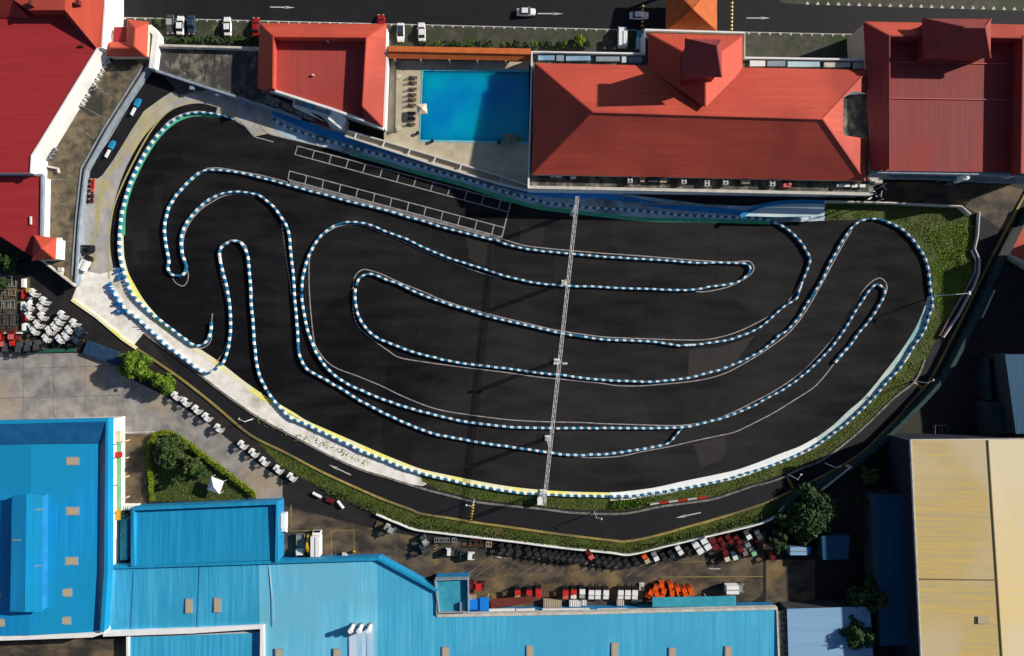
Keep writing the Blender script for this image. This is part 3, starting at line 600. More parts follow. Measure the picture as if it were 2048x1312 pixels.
lamp_post(1650,926,1,.2,5,'small lamp post on the kerb near the yellow warehouse')
# control hut at the truss foot
r = empty('control_box', P(1084,1004,0), 'small white control cabinet at the lower foot of the truss', 'cabinet')
c = P(1080,1002,1.8); MB().box((c.x, c.y, .9), (1.0, 1.6, 1.8)).build('cabinet_body', 'cream_wall', r); MB().box((c.x, c.y, 1.86), (1.2, 1.8, .1)).build('cap', 'white_wall', r); MB().box((c.x + .52, c.y, .9), (.03, 1.0, 1.4)).build('door', 'grey', r)
# ------------------------------------------------------------------ buildings
def bld(name, px, py, label, cat='building', group=None): return empty(name, P(px, py, 0), label, cat, group)
def facets(name, pts, faces, m, parent): return mk(name, [P(*p) for p in pts], faces, m, parent)
def walls(poly, z, m, parent, name='wall', z0=0, shrink=0.0):
    return MB().prism([P(x, y, z) for x, y in poly], z0, z).build(name, m, parent)
def on_plane(px, py, a, b, c):
    a, b, c = P(*a), P(*b), P(*c); n = (b - a).cross(c - a); cam = Vector((0, 0, H)); g = P(px, py, 0); d = g - cam
    t = n.dot(a - cam) / n.dot(d); return cam + d * t
def hip(eave, ridge, ze, zr, m, parent, name='roof', over=.25):
    """eave: TL,TR,BR,BL pixels at ze; ridge: 1 or 2 pixels at zr"""
    e = [P(x, y, ze) for x, y in eave]; r = [P(x, y, zr) for x, y in ridge]; u = [v - Vector((0, 0, over)) for v in e]
    v = e + r + u; k = 4 + len(r)
    base = [(i, (i + 1) % 4, k + (i + 1) % 4, k + i) for i in range(4)] + [(k + 3, k + 2, k + 1, k)]
    if len(r) == 1: f = [(0, 1, 4), (1, 2, 4), (2, 3, 4), (3, 0, 4)]
    else:
        horiz = abs(ridge[0][0] - ridge[1][0]) > abs(ridge[0][1] - ridge[1][1])
        f = [(0, 1, 5, 4), (1, 2, 5), (2, 3, 4, 5), (3, 0, 4)] if horiz else [(0, 1, 4), (1, 2, 5, 4), (2, 3, 5), (3, 0, 4, 5)]
    o = mk(name, v, f + base, m, parent)
    mb = MB()
    for a in range(4):
        j = 0 if len(r) == 1 else ((0 if a in (0, 3) else 1) if (len(r) == 2 and horiz) else (0 if a in (0, 1) else 1))
        mb.bar(e[a] + Vector((0, 0, .05)), r[j] + Vector((0, 0, .05)), .28, .14)
    if len(r) == 2: mb.bar(r[0] + Vector((0, 0, .06)), r[1] + Vector((0, 0, .06)), .3, .14)
    mb.build('ridge_cap', m, o)
    return o
def band(outer, inner, zo, zr, m, parent, zin, name='sloped_roof'):
    """mansard band from outer eave to an inner ridge, with an inner upright face down to zin; closed=False"""
    n = len(outer); a = [P(x, y, zo) for x, y in outer]; b = [P(x, y, zr) for x, y in inner]; c = [Vector((v.x, v.y, zin)) for v in b]; d0 = [Vector((v.x, v.y, zo - .3)) for v in a]
    v = a + b + c + d0
    f = [(i, i + 1, n + i + 1, n + i) for i in range(n - 1)] + [(n + i, n + i + 1, 2 * n + i + 1, 2 * n + i) for i in range(n - 1)] + [(i + 1, i, 3 * n + i, 3 * n + i + 1) for i in range(n - 1)]
    mk(name, v, f, m, parent)
    mb = MB()
    for i in range(n): mb.bar(a[i] + Vector((0, 0, .05)), b[i] + Vector((0, 0, .05)), .26, .14)
    for i in range(n - 1): mb.bar(b[i] + Vector((0, 0, .05)), b[i + 1] + Vector((0, 0, .05)), .26, .14)
    mb.build('ridge_cap', m, parent)
def windows(a, b, z, n, parent, w=1.2, h=1.3, ztop=None, out=.04):
    """row of windows on the wall whose top edge runs between pixels a and b at height ztop"""
    A, B_ = P(a[0], a[1], ztop), P(b[0], b[1], ztop); d = (B_ - A); d.z = 0; L_ = d.length; d.normalize(); nn = Vector((d.y, -d.x, 0))
    c0 = Vector((0, 0, 0)) - (A + B_) / 2; 
    if nn.dot(Vector((c0.x, c0.y, 0))) < 0: nn = -nn
    rz = math.atan2(d.y, d.x)
    for i in range(n):
        p = A + d * L_ * (i + .5) / n + nn * out; p.z = z
        f = MB().box(p, (w, .08, h), rz=rz).build('window', 'white_steel', parent)
        MB().box(p + nn * .03, (w - .2, .06, h - .2), rz=rz).build('pane', 'glass', f)
# --- A: big red hotel at the left edge -------------------------------------------------
A = bld('red_roof_hotel', 100, 200, 'huge deep red roofed building with tall white facade at the upper left')
zr = 8.0
rp = [(-120,-120),(208,-120),(208,0),(203,92),(193,94),(80,280),(62,310),(60,345),(-120,345)]
walls(rp, zr, 'white_wall', A)
sheet('flat_roof', rp, zr + .06, 'roof_deep', A, thick=.05)
facets('sloped_roof', [(-80,0,zr+2.7),(25,0,zr+2.7),(60,36,zr+.3),(-80,34,zr+.3)], [(0,1,2,3)], 'roof_maroon', A)  # maroon here, on inner slope and upstand, paints in their shade
facets('upper_roof', [(-80,-90,zr+2.8),(130,-90,zr+2.8),(130,20,zr+2.7),(56,20,zr+2.7),(25,-2,zr+2.75),(-80,-2,zr+2.75)], [(0,1,2,3,4,5)], 'roof_red', A)  # brighter red puts the sunlit look of the upper roof into its colour
facets('east_slope', [(130,-90,zr+2.8),(208,-90,zr+.4),(208,0,zr+.4),(203,93,zr+.3),(193,96,zr+.45),(130,20,zr+2.7)], [(0,1,2,5),(2,3,4,5)], 'roof_red_x', A)
facets('inner_slope', [(130,20,zr+2.68),(193,96,zr+.42),(172,74,zr+.2),(138,64,zr+.1),(130,32,zr+.1)], [(0,1,2,3,4)], 'roof_maroon', A)
MB().add([P(56,20,zr+2.66), P(130,20,zr+2.66), P(130,20,zr+2.66) - Vector((0,0,2.6)), P(56,20,zr+2.66) - Vector((0,0,2.6))], [(0,1,2,3)]).build('upstand', 'roof_maroon', A)
MB().box(P(64,6,zr+3.3), (.5,1.4,1.2)).build('vent', 'rust', A); MB().box(P(157,6,zr+2.4), (.8,1.0,1.0)).build('vent', 'rust', A); MB().box(P(164,91,zr+.3), (.9,.5,.5)).build('vent', 'rust', A)
mb = MB(); wall(mb, [(210,-110),(210,0),(204,95),(195,96),(82,281),(63,311),(61,346)], .35, zr - .4, zr + .35); mb.build('gutter', 'white_wall', A)
A2 = bld('red_roof_annex', 40, 430, 'deep red roofed wing with white gutter below the big red building at left edge')
rp = [(-120,353),(82,353),(80,474),(68,516),(-120,395)]
walls([(x, y) for x, y in rp], 5.6, 'white_wall', A2); sheet('flat_roof', rp, 5.66, 'roof_deep', A2, thick=.05)
mb = MB(); wall(mb, [(84,350),(82,474)], .5, 5.2, 6.0); wall(mb, [(-100,349),(84,349)], .5, 5.2, 6.0); mb.build('gutter', 'gutter', A2)
hip([(68,470),(112,476),(110,519),(64,521)], [(83,496)], 6.0, 9.2, 'roof_red_x', A2, 'turret_roof'); walls([(70,472),(111,478),(109,517),(66,519)], 5.8, 'white_wall', A2, 'turret_wall')
MB().box(P(62,441,5.8), (.3,1.8,.5)).build('vent', 'white_steel', A2)
# podium terrace
zp = 2.2
PO = bld('terrace_podium', 190, 260, 'long weathered flat terrace with grey parapet beside the white hotel facade', 'terrace')
pp = [(222,112),(292,112),(296,134),(214,256),(169,338),(164,380),(158,441),(151,560),(147,570),(84,524),(84,440),(84,350),(90,318),(120,275),(168,200)]
walls([(x, y) for x, y in pp], zp, 'gutter', PO); sheet('terrace_floor', pp, zp + .03, 'weathered', PO, thick=.02)
mb = MB(); wall(mb, [(297,130),(215,258),(170,340),(165,380),(158,441),(151,562)], .4, zp - .2, zp + .5); mb.build('parapet', 'gutter', PO)
mb = MB(); wall(mb, [(286,131),(207,256),(162,336),(157,380),(151,441),(143,552)], .25, zp, zp + .25); mb.build('inner_kerb', 'gutter', PO)
mb = MB(); wall(mb, [(82,520),(149,572)], .35, zp, zp + .8); mb.build('parapet', 'trim_pale', PO)
mb = MB()
for a, b in (((228,138),(262,160)),((196,178),(238,203)),((168,215),(210,236)),((150,252),(190,278)),((95,358),(160,360)),((90,406),(152,410))): ribbon(mb, [a, b], 1.6, zp + .06, smooth=False)
mb.build('floor_joint', 'kerb_grey', PO)
def ac_unit(px, py, z, rz, label, group, s=1.0, m='white_steel'):
    r = empty('air_conditioner', P(px, py, z), label, 'air conditioner', group); r.rotation_euler.z = rz
    mb = MB().box((0, 0, .45 * s), (1.0 * s, .8 * s, .8 * s), taper=.97); mb.box((0, 0, .03), (1.05 * s, .3 * s, .06)); mb.build('casing', m, r, local=True)
    for q in (-.24, .24): MB().cyl((q * s, 0, .84 * s), (q * s, 0, .88 * s), .19 * s, 14).build('fan_grille', 'dark', r, local=True)
    return r
spots = [(217,123),(211,132),(206,141),(201,150),(195,160),(189,169),(176,191),(170,201),(166,209)]
for i, (x, y) in enumerate(spots): ac_unit(x, y, zp, -1.02, f'{ORD[i]} pale air conditioner from the top in the slanting line below the white facade', 'air conditioners on the hotel terrace', 1.1)
for i, y in enumerate((379, 390, 402, 414, 427, 439, 452, 464)): ac_unit(93 - i * .95, y, zp, 1.57, f'{ORD[i]} white air conditioner from the top in the column beside the red annex', 'air conditioners on the hotel terrace', 1.15)
for i, (x, y) in enumerate(((181,174),(187,180),(193,178),(112,302),(106,309),(100,317))): ac_unit(x, y, zp, .5, ['left unit of the grey cluster midway down the terrace','lower unit of the grey cluster midway down the terrace','right unit of the grey cluster midway down the terrace','upper unit of the group by the terrace corner','middle unit of the group by the terrace corner','lowest unit of the group by the terrace corner'][i], 'grey condensers on the hotel terrace', 1.1, 'grey')
r = empty('bent_duct', P(108,336,zp), 'white bent duct lying on the terrace by the corner', 'duct')
MB().bar(P(97,333,zp+.5), P(116,337,zp+.5), .4).bar(P(116,337,zp+.5), P(118,346,zp+.5), .4).build('duct_run', 'white_steel', r)
mb = MB(); mb.box(P(118,480,zp+.4), (1.2,1,.8)).box(P(121,481,zp+.9), (.7,.6,.3)); o = mb.build('roof_tank', 'white_steel'); tag(o, 'small white tank on the terrace beside the little red turret', 'tank')
mb = MB(); mb.box(P(122,539,zp+.4), (1,.9,.8)).box(P(122,546,zp+.3), (.8,.7,.6)); o = mb.build('roof_tank', 'white_steel'); tag(o, 'pair of small white boxes at the lower tip of the terrace', 'tank')
# small L-shaped red roof by A
T = bld('red_roof_lodge', 262, 90, 'small red hipped lodge roof joining the terrace to the top road')
walls([(228,56),(294,46),(292,110),(215,110)], 4.8, 'cream_wall', T)
hip([(213,84),(268,84),(268,113),(213,112)], [(224,96),(262,96)], 5.0, 6.8, 'roof_red', T); hip([(254,38),(296,44),(293,113),(252,112)], [(270,57),(268,92)], 5.1, 7.4, 'roof_red_x', T, 'wing_roof')
sheet('flat_roof', [(228,54),(256,54),(256,84),(226,84)], 4.95, 'roof_deep', T, thick=.1)
W = bld('white_screen_wall', 305, 90, 'tall cream white screen wall beside the small red lodge', 'wall')
mb = MB(); wall(mb, [(297,52),(311,70),(303,136)], 1.3, 0, 3.6); mb.build('wall_panel', 'white_wall', W)
mb = MB(); wall(mb, [(313,90),(522,96)], .5, 0, 3.0); o = mb.build('boundary_wall', 'trim_pale'); tag(o, 'pale wall between the planting and the mottled grey roof', 'wall')
# mottled flat roof
MR = bld('mottled_roof_block', 420, 130, 'low building with stained mottled grey flat roof left of the red mansard house')
mp = [(311,92),(540,97),(540,190),(600,222),(540,214),(400,170),(305,140)]
walls([(x, y) for x, y in mp], 1.6, 'trim_pale', MR); sheet('flat_roof', mp, 1.65, 'mottled', MR, thick=.04)
mb = MB(); wall(mb, [(304,138),(400,170),(470,192),(540,215),(600,236)], .55, 1.2, 2.3); mb.build('parapet', 'gutter', MR)
for px, py in ((385,170),(437,182),(486,198)): MB().box(P(px, py + 6, 1.5), (1.0, .8, .8)).build('bracket', 'gutter', MR)
# --- B: red mansard house --------------------------------------------------------------
B_ = bld('red_mansard_house', 640, 140, 'red house with sloping mansard rim round a sunken red roof beside the pool')
ze, zr = 5.2, 7.6
bp = [(519,46),(773,48),(766,254),(732,243),(545,183),(536,180),(515,176)]
walls([(x + (2 if x < 640 else -2), y + (2 if y < 100 else -2)) for x, y in bp], ze - .3, 'white_wall', B_)
sheet('sunken_roof', [(532,60),(760,62),(752,246),(545,182),(530,176)], ze - .1, 'roof_brick', B_, thick=.1)
band([(515,176),(519,46),(773,48),(766,254)], [(546,176),(547,73),(733,75),(725,212)], ze, zr, 'roof_red', B_, ze)
facets('sloped_roof', [(545,178,zr),(540,186,ze),(515,177,ze),(536,187,ze-.2)], [(0,1,2),(1,3,2)], 'roof_maroon', B_)
facets('sloped_roof', [(725,212,zr),(766,254,ze),(728,240,ze)], [(0,1,2)], 'roof_maroon', B_)
mb = MB(); wall(mb, [(547,180),(660,216),(728,240)], .5, ze - .5, ze + .5); wall(mb, [(728,240),(767,257)], .5, ze - .8, ze); wall(mb, [(775,92),(768,257)], .5, 2.6, ze - .2); mb.build('parapet', 'white_wall', B_)
MB().box(P(656,82,ze+.3), (.5,.5,.6)).box(P(626,150,ze+.2), (.4,.4,.4)).build('vent', 'white_steel', B_)
# white plant structure attached on the circuit side
W = bld('white_plant_block', 655, 225, 'white stair and plant block on the circuit side of the red mansard house')
pb = [(588,190),(604,186),(676,214),(692,238),(682,258),(668,250),(585,212)]
walls(pb, 3.4, 'white_wall', W); sheet('roof_deck', [(590,191),(604,188),(672,214),(664,232),(588,208)], 3.46, 'gutter', W, thick=.05)
mb = MB(); wall(mb, [(586,210),(590,190),(604,187),(676,214)], .25, 3.4, 4.1); mb.build('railing', 'white_steel', W)
facets('stair_cover', [(664,222,4.8),(676,216,4.8),(692,238,3.6),(682,258,3.6),(656,238,4.5)], [(0,1,2,3,4)], 'white_wall', W)
mb = MB()
for k in range(6): mb.box(P(632 + k * 3.2, 231 + k * 1.6, 3.55), (.16, 2.2, .12), rz=.9)
mb.build('louvre', 'dark', W)
MB().box(P(621,208,4.1), (1.2,1.6,1.2)).build('water_tank', 'teal_roof', W); MB().box(P(642,212,3.9), (2.8,1.0,.9), rz=-.3).build('plant_unit', 'white_steel', W)
for k in range(5): MB().box(P(596 + k * 5.5, 196 + k * 2.6, 3.8), (.5,.7,.7)).build('plant_unit', 'cream_wall' if k % 2 else 'grey', W)
W = bld('low_shed_row', 610, 240, 'row of low sheds with grey and dark red roofs beneath the white plant block', 'shed')
for (x0, x1, m) in ((533,560,'kerb_grey'),(562,590,'mottled'),(592,630,'kerb_grey'),(632,660,'rust'),(662,694,'trim_pale')):
    y0 = 186 + (x0 - 533) * .36; y1 = y0 + (x1 - x0) * .36; MB().prism([P(x0, y0 + 3, 2.2), P(x1, y1 + 3, 2.2), P(x1 - 4, y1 + 19, 2.2), P(x0 - 4, y0 + 19, 2.2)], 0, 2.2 + (x0 % 7) * .03).build('shed_roof', m, W)
# white frame ledge between pool terrace and blue strip
W = bld('frame_ledge', 880, 320, 'narrow ledge with white steel frame along the lower edge of the pool terrace', 'ledge')
z = 3.0
f0 = [(694,260),(770,282),(872,313),(1005,353),(1060,372)]; f1 = [(690,271),(764,295),(865,328),(1000,367),(1056,380)]
sheet('ledge_floor', f0 + f1[::-1], z - .5, 'deck', W, thick=2.4)
mb = MB(); wall(mb, f0, .3, z - .6, z + .3); wall(mb, f1, .35, z - .6, z + .3)
for a, b in (((713,266),(709,277)),((770,282),(764,295)),((821,297),(815,311)),((872,313),(865,328)),((923,328),(918,344)),((1005,353),(1000,367))): mb.bar(P(a[0],a[1],z+.2), P(b[0],b[1],z+.2), .3)
mb.build('white_frame', 'white_steel', W)
PD = bld('pool_terrace', 900, 200, 'raised beige stone terrace round the blue swimming pool', 'terrace')
zt = 2.6
dk = [(777,119),(1058,124),(1056,372),(960,338),(872,312),(768,280),(768,240)]
poolp = [(846,141),(1058,144),(1058,283),(841,279)]
# deck built as a ring round the basin
o = MB()
def pw(x, y, z=zt): return P(x, y, z)
vv = [pw(*p) for p in dk] ; 
mk('terrace_floor', [pw(777,119),pw(1058,124),pw(1058,142),pw(845,139),pw(840,281),pw(1058,285),pw(1056,372),pw(960,338),pw(872,312),pw(768,280),pw(768,240)], [(0,1,2,3,4,9,10),(4,5,6,7,8,9)], 'deck', PD)
walls([(x, y) for x, y in dk], .5, 'kerb_grey', PD, 'plinth')
mb = MB(); n_ = 7
for a, b in zip(dk, dk[1:] + dk[:1]): mb.add([pw(*a), pw(*b), pw(*b) * 1 + Vector((0, 0, -2.55)), pw(*a) + Vector((0, 0, -2.55))], [(0, 1, 2, 3)])
mb.build('retaining_wall', 'kerb_grey', PD)
pool = empty('swimming_pool', pw(950,210,0), 'large rectangular bright blue swimming pool between two red roofs', 'swimming pool')
mb = MB()
for a, b in zip(poolp, poolp[1:] + poolp[:1]): mb.add([pw(*a), pw(*b), pw(*b) + Vector((0, 0, -1.8)), pw(*a) + Vector((0, 0, -1.8))], [(0, 1, 2, 3)])
mb.build('basin_wall', mat('pool_tile', (0.02, 0.35, 0.7), rough=.3), pool)
mk('basin_floor', [pw(*p, zt) + Vector((0, 0, -1.8)) for p in poolp], [(0,1,2,3)], mat('pool_tile', (0, 0, 0)), pool)
MB().add([pw(*p, zt) + Vector((0, 0, -.18)) for p in poolp] + [pw(*p, zt) + Vector((0, 0, -1.79)) for p in poolp], [(0,1,2,3),(7,6,5,4),(0,1,5,4),(1,2,6,5),(2,3,7,6),(3,0,4,7)]).build('water', 'water', pool)
mb = MB(); pth = [(1058,141.5),(845,139.5),(839,281),(1058,285)]
wall(mb, pth, .45, zt - .1, zt + .06); mb.build('coping', mat('turquoise_coping', (0.10, 0.50, 0.62), (0.2, 0.6, 0.65), scale=1), pool)
# orange walkway roof
W = bld('orange_walkway', 918, 106, 'long narrow orange tiled walkway roof behind the swimming pool', 'walkway')
facets('roof', [(776,92,5.0),(1062,97,5.0),(1062,108,5.7),(776,102,5.7),(1062,122,4.9),(776,117,4.9)], [(0,1,2,3),(3,2,4,5)], 'roof_orange', W)
mb = MB().bar(P(776,102,5.78), P(1062,108,5.78), .25, .12); mb.build('ridge_cap', 'roof_orange', W)
for x in (790, 842, 899, 955, 1012): 
    c = P(x, 119 + (x - 776) * .017, 4.4); MB().bar((c.x, c.y, zt), (c.x, c.y, 4.9), .3).build('column', 'cream_wall', W)
MB().prism([P(776,94,4.9), P(1062,99,4.9), P(1062,101,4.9), P(776,96,4.9)], 0, 4.9).build('wall', 'cream_wall', W)
# loungers, umbrellas
def lounger():
    r = empty('sun_lounger', (0, 0, 0))
    mb = MB()
    for y in (-.28, .28): mb.bar((-.95, y, .32), (.95, y, .32), .07)
    for k in range(8): mb.box((-.35 + k * .17, 0, .36), (.12, .6, .04))
    mb.build('frame', 'wood', r, local=True)
    MB().box((.33, 0, .42), (1.15, .56, .07)).build('cushion', 'wood', r, local=True)
    mb = MB()
    for k in range(4): mb.box((-.42 - k * .14, 0, .44 + k * .10), (.12, .58, .05))
    mb.build('backrest', 'dark', r, local=True)
    for x in (-.8, .8):
        for y in (-.27, .27): MB().bar((x, y, 0), (x, y, .3), .07).build('leg', 'wood', r, local=True)
    return r
L0 = lounger()
ys = [156, 166, 179, 190, 200, 211, 227, 238, 249]
for i, y in enumerate(ys):
    o = L0 if i == 0 else copy_tree(L0)
    o.location = P(827 - i * .5, y, zt); o.rotation_euler.z = random.uniform(-.05, .05)
    tag(o, f'{ORD[i]} brown slatted sun lounger from the top in the row left of the pool', 'sun lounger', 'sun loungers beside the pool')
def umbrella(px, py, z, s, m, label, rz=0):
    c = P(px, py, z); r = empty('parasol', (c.x, c.y, zt), label, 'parasol')
    v = [(s * a, s * b, z - zt - .7) for a, b in ((-1, -1), (0, -1), (1, -1), (1, 0), (1, 1), (0, 1), (-1, 1), (-1, 0))]; R = Matrix.Rotation(rz, 3, 'Z')
    v = [R @ Vector(q) for q in v] + [Vector((0, 0, z - zt))] + [R @ Vector(q) - Vector((0, 0, .2)) for q in v]
    mk('canopy', v, [(i, (i + 1) % 8, 8) for i in range(8)] + [(i, (i + 1) % 8, 9 + (i + 1) % 8, 9 + i) for i in range(8)], m, r, local=True)
    MB().cyl((0, 0, 0), (0, 0, z - zt - .05), .05, 8).build('pole', 'white_steel', r, local=True); MB().cyl((0, 0, 0), (0, 0, .12), .4, 12).build('base', 'kerb_grey', r, local=True)
umbrella(843,216,zt+2.6,1.15,'canvas','cream square parasol at the left edge of the pool', .1)
umbrella(1020,277,zt+2.6,1.25,'canvas_grey','olive square parasol at the lower right corner of the pool')
o = MB().cyl(P(1037,281,zt), P(1037,281,zt) + Vector((0,0,1.0)), .45, 14, .6).build('pool_float', 'leaf_hedge'); tag(o, 'lime green round planter beside the olive parasol', 'planter')
for px, py, lab in ((836,267,'small dark planter at the lower left corner of the pool'),(865,283,'small dark planter on the terrace below the pool'),(998,286,'small dark planter left of the olive parasol')):
    o = MB().cyl(P(px, py, zt), P(px, py, zt) + Vector((0,0,.7)), .3, 10, .42).build('planter', 'dark'); tag(o, lab, 'planter')
for px, py, lab in ((799,154,'upper small square table on the left side of the pool terrace'),(800,258,'lower small square table on the left side of the pool terrace')):
    r = empty('terrace_table', P(px, py, zt), lab, 'table'); c = P(px, py, zt)
    MB().box(c + Vector((0,0,.74)), (.9,.9,.05)).build('tabletop', 'canvas', r)
    for a in (-.35,.35):
        for b in (-.35,.35): MB().bar(c + Vector((a,b,0)), c + Vector((a,b,.72)), .06).build('leg', 'white_steel', r)
mb = MB(); wall(mb, [(791,124),(789,262)], .14, zt, zt + 1.0); o = mb.build('terrace_railing', 'darkgrey'); tag(o, 'thin dark railing along the left side of the pool terrace', 'railing')
# --- hall --------------------------------------------------------------------------------
HL = bld('red_hall', 1400, 240, 'large red hipped roof hall with small square tower right of the pool')
tp = [(1064,104),(1291,108),(1289,60),(1489,66),(1489,116),(1738,120),(1738,384),(1057,374)]
walls(tp, 6.6, 'white_wall', HL); sheet('terrace', tp, 6.64, 'mottled', HL, thick=.03)
mb = MB(); wall(mb, [(1057,376),(1064,103),(1291,107),(1290,59),(1490,65),(1490,115),(1738,119)], .4, 6.4, 7.6); mb.build('parapet', 'white_wall', HL)
mb = MB(); wall(mb, [(1056,374),(1400,381),(1740,388)], .7, 6.4, 7.5); mb.build('parapet', 'trim_pale', HL)
ze, zr = 8.4, 16.6
TL, TR, BR, BL, R0, R1 = (1070,126,ze), (1736,140,ze), (1731,362,ze), (1063,349,ze), (1185,224,zr), (1645,238,zr)
cut = [on_plane(x, y, TR, BR, R1) for x, y in ((1736,187),(1708,182),(1687,193),(1686,270),(1735,278))]
v = [P(*p) for p in (TL, TR, BR, BL, R0, R1)] + cut
mk('roof', v, [(0,1,5,4),(1,6,7,8,9,10,2,5),(2,3,4,5),(3,0,4)], 'roof_red', HL)
mb = MB()
for a, b in ((0,4),(3,4),(1,5),(2,5),(4,5)): mb.bar(v[a] + Vector((0,0,.05)), v[b] + Vector((0,0,.05)), .3, .16)
mb.build('ridge_cap', 'roof_red', HL)
mb = MB()
for a, b in zip(cut, cut[1:]): mb.add([a, b, Vector((b.x, b.y, 8.28)), Vector((a.x, a.y, 8.28))], [(0,1,2,3)])
mb.build('light_well_wall', 'white_wall', HL)
mk('light_well_floor', [Vector((q.x, q.y, 8.32)) for q in cut], [(0,1,2,3,4)], 'mottled', HL)
MB().prism([P(1068,128,ze), P(1734,142,ze), P(1729,360,ze), P(1065,347,ze)], 6.6, ze - .15).build('upper_wall', 'cream_wall', HL)
# cross wing
e0, e1, v0 = P(1296,66,ze+.1), P(1485,71,ze+.1), P(1401,215,zr+.1)
e2, e3 = P(1296,136,ze+.1), P(1485,140,ze+.1); apex = P(1394,142,zr+.15)
ap = Vector(((e0.x + e1.x) / 2, e0.y - (e1.x - e0.x) / 2 * .95, zr + .15)); vd = Vector((ap.x, v0.y, zr + .15))
mk('wing_roof', [e0, e1, e3, vd, e2, ap], [(0,1,5),(1,2,3,5),(4,0,5,3)], 'roof_red_x', HL)
mb = MB().bar(e0, ap, .3, .16).bar(e1, ap, .3, .16).bar(ap, vd, .3, .16); mb.build('ridge_cap', 'roof_red', HL)
MB().prism([P(1300,68,ze), P(1481,73,ze), P(1481,140,ze), P(1300,136,ze)], 6.6, ze - .1).build('wing_wall', 'cream_wall', HL)
MB().prism([P(x, y, 20.5) for x, y in ((1377,84),(1437,85),(1436,147),(1376,145))], 10, 20.4).build('tower', 'roof_maroon', HL)
hip([(1370,78),(1444,79),(1443,154),(1369,151)], [(1433,93)], 20.5, 27.0, 'roof_maroon', HL, 'tower_roof')
fr = [(1259,361),(1366,363),(1412,368),(1449,365),(1542,368)]
for i, (x, y) in enumerate(fr): ac_unit(x, y, 6.7, 1.57, f'{ORD[i]} white twin fan air conditioner from the left below the hall roof', 'twin fan condensers on the hall terrace', 1.35)
for i, (x, y) in enumerate(((1677,372),(1691,372),(1706,373),(1722,373),(1105,352),(1117,353),(1146,356))):
    r = empty('roof_vent', P(x, y, 6.7), (f'{ORD[i]} flat white vent box from the left at the right end of the hall terrace' if i < 4 else ['leftmost','second','third'][i-4] + ' flat white vent box at the left end of the hall terrace'), 'vent', 'flat white vent boxes on the hall terrace')
    c = P(x, y, 6.7); MB().box(c + Vector((0,0,.35)), (1.15,.55,.7), taper=.95).build('casing', 'white_steel', r); MB().box(c + Vector((0,0,.74)), (1.25,.65,.08)).build('lid', 'white_wall', r)
for (x, y, w, d_, m, lab) in ((1325,362,1.6,1.0,'tan','cream L shaped duct box on the hall terrace'),(1284,360,1.0,1.2,'tan','cream leaning panel on the hall terrace'),(1490,364,2.0,1.0,'tan','cream slanted duct on the hall terrace'),(1572,372,1.8,.9,'pink','faded red crate on the hall terrace edge'),(1415,352,2.6,.5,'pink','curved faded pink pipe hood at the hall eave'),(1305,362,2.4,.8,'darkgrey','dark flat plant box on the hall terrace')):
    c = P(x, y, 6.7); o = MB().box(c + Vector((0,0,.4)), (w,d_,.8), taper=.9).box(c + Vector((w*.3,d_*.3,.7)), (w*.4,d_*.5,.6)).build('roof_duct', m); tag(o, lab, 'duct')
for (x0, x1) in ((1075,1110),(1112,1128),(1130,1182),(1190,1240),(1243,1252),(1258,1285),(1498,1530),(1532,1570),(1572,1640),(1645,1700),(1704,1730)):
    y = 112 + (x0 - 1075) * .021 + (0 if x0 < 1400 else 2); m = random.choice(['pale_blue', 'gutter', 'trim_pale', 'white_wall', 'gutter']); c = P((x0 + x1) / 2, y + 5, 6.7)
    MB().box((c.x, c.y, 6.9), ((x1 - x0) * S * .9, 1.0 + (x0 % 5) * .1, .5 + (x0 % 3) * .1)).build('roof_plant', m, HL)
windows((1060,374),(1738,386), 4.6, 26, HL, ztop=6.6)
# equipment tower at the hall corner
W = bld('cooling_plant', 1752, 375, 'cream tanks and tangled pipe frames at the lower right corner of the hall', 'machinery')
c = P(1748,352,7.5); MB().cyl(c - Vector((0,0,7.5)), c, 1.2, 16).build('tank', 'trim_pale', W); c = P(1758,358,7); MB().box((c.x,c.y,3.5),(1.6,1.8,7)).build('housing', 'trim_pale', W)
c = P(1741,372,6.5); MB().box((c.x,c.y,3.2),(1.5,2.6,6.4)).build('housing', 'kerb_grey', W)
mb = MB()
for k in range(22): a = P(1736 + random.random()*32, 366 + random.random()*32, 2 + random.random()*4); b = a + Vector((random.uniform(-1.6,1.6), random.uniform(-1.6,1.6), random.uniform(-.8,.8))); mb.bar(a, b, .14)
for x, y in ((1738,370),(1768,372),(1766,398),(1740,398)): q = P(x, y, 5); mb.bar((q.x,q.y,0), (q.x,q.y,5), .16)
mb.build('pipework', 'white_steel', W)
# lean-to between the hall and the circuit
W = bld('pale_canopy', 1575, 425, 'pale blue curved canopy roof below the right end of the hall', 'canopy')
cp = [(1480,432),(1498,420),(1525,409),(1565,403),(1610,401),(1649,402),(1648,432),(1560,434)]
sheet('canopy_roof', cp, 2.6, 'pale_blue', W, thick=.12); mb = MB(); wall(mb, cp[:6], .9, 2.45, 2.75, smooth=True, side=2); mb.build('blue_edge', 'blue_trim', W)
for x, y in ((1500,424),(1560,406),(1645,405),(1645,430)): q = P(x, y, 2.4); MB().bar((q.x,q.y,0), (q.x,q.y,2.48), .14).build('post', 'steel', W)
mb = MB(); wall(mb, [(1248,386),(1248,404),(1300,407),(1456,411)], .25, 0, 1.1); o = mb.build('white_guard_rail', 'gutter'); tag(o, 'pale guard rail bordering the blue strip under the hall', 'railing')
mb = MB(); wall(mb, [(1650,402),(1780,405),(1924,412),(1942,428)], .3, 0, 2.0); o = mb.build('boundary_wall', 'trim_pale'); tag(o, 'thin pale wall along the top of the right grass bank', 'wall')
mb = MB(); wall(mb, [(1960,424),(1957,470),(1951,498),(1961,520),(1959,548),(1950,572),(1920,628),(1888,675)], .22, 0, 1.0)
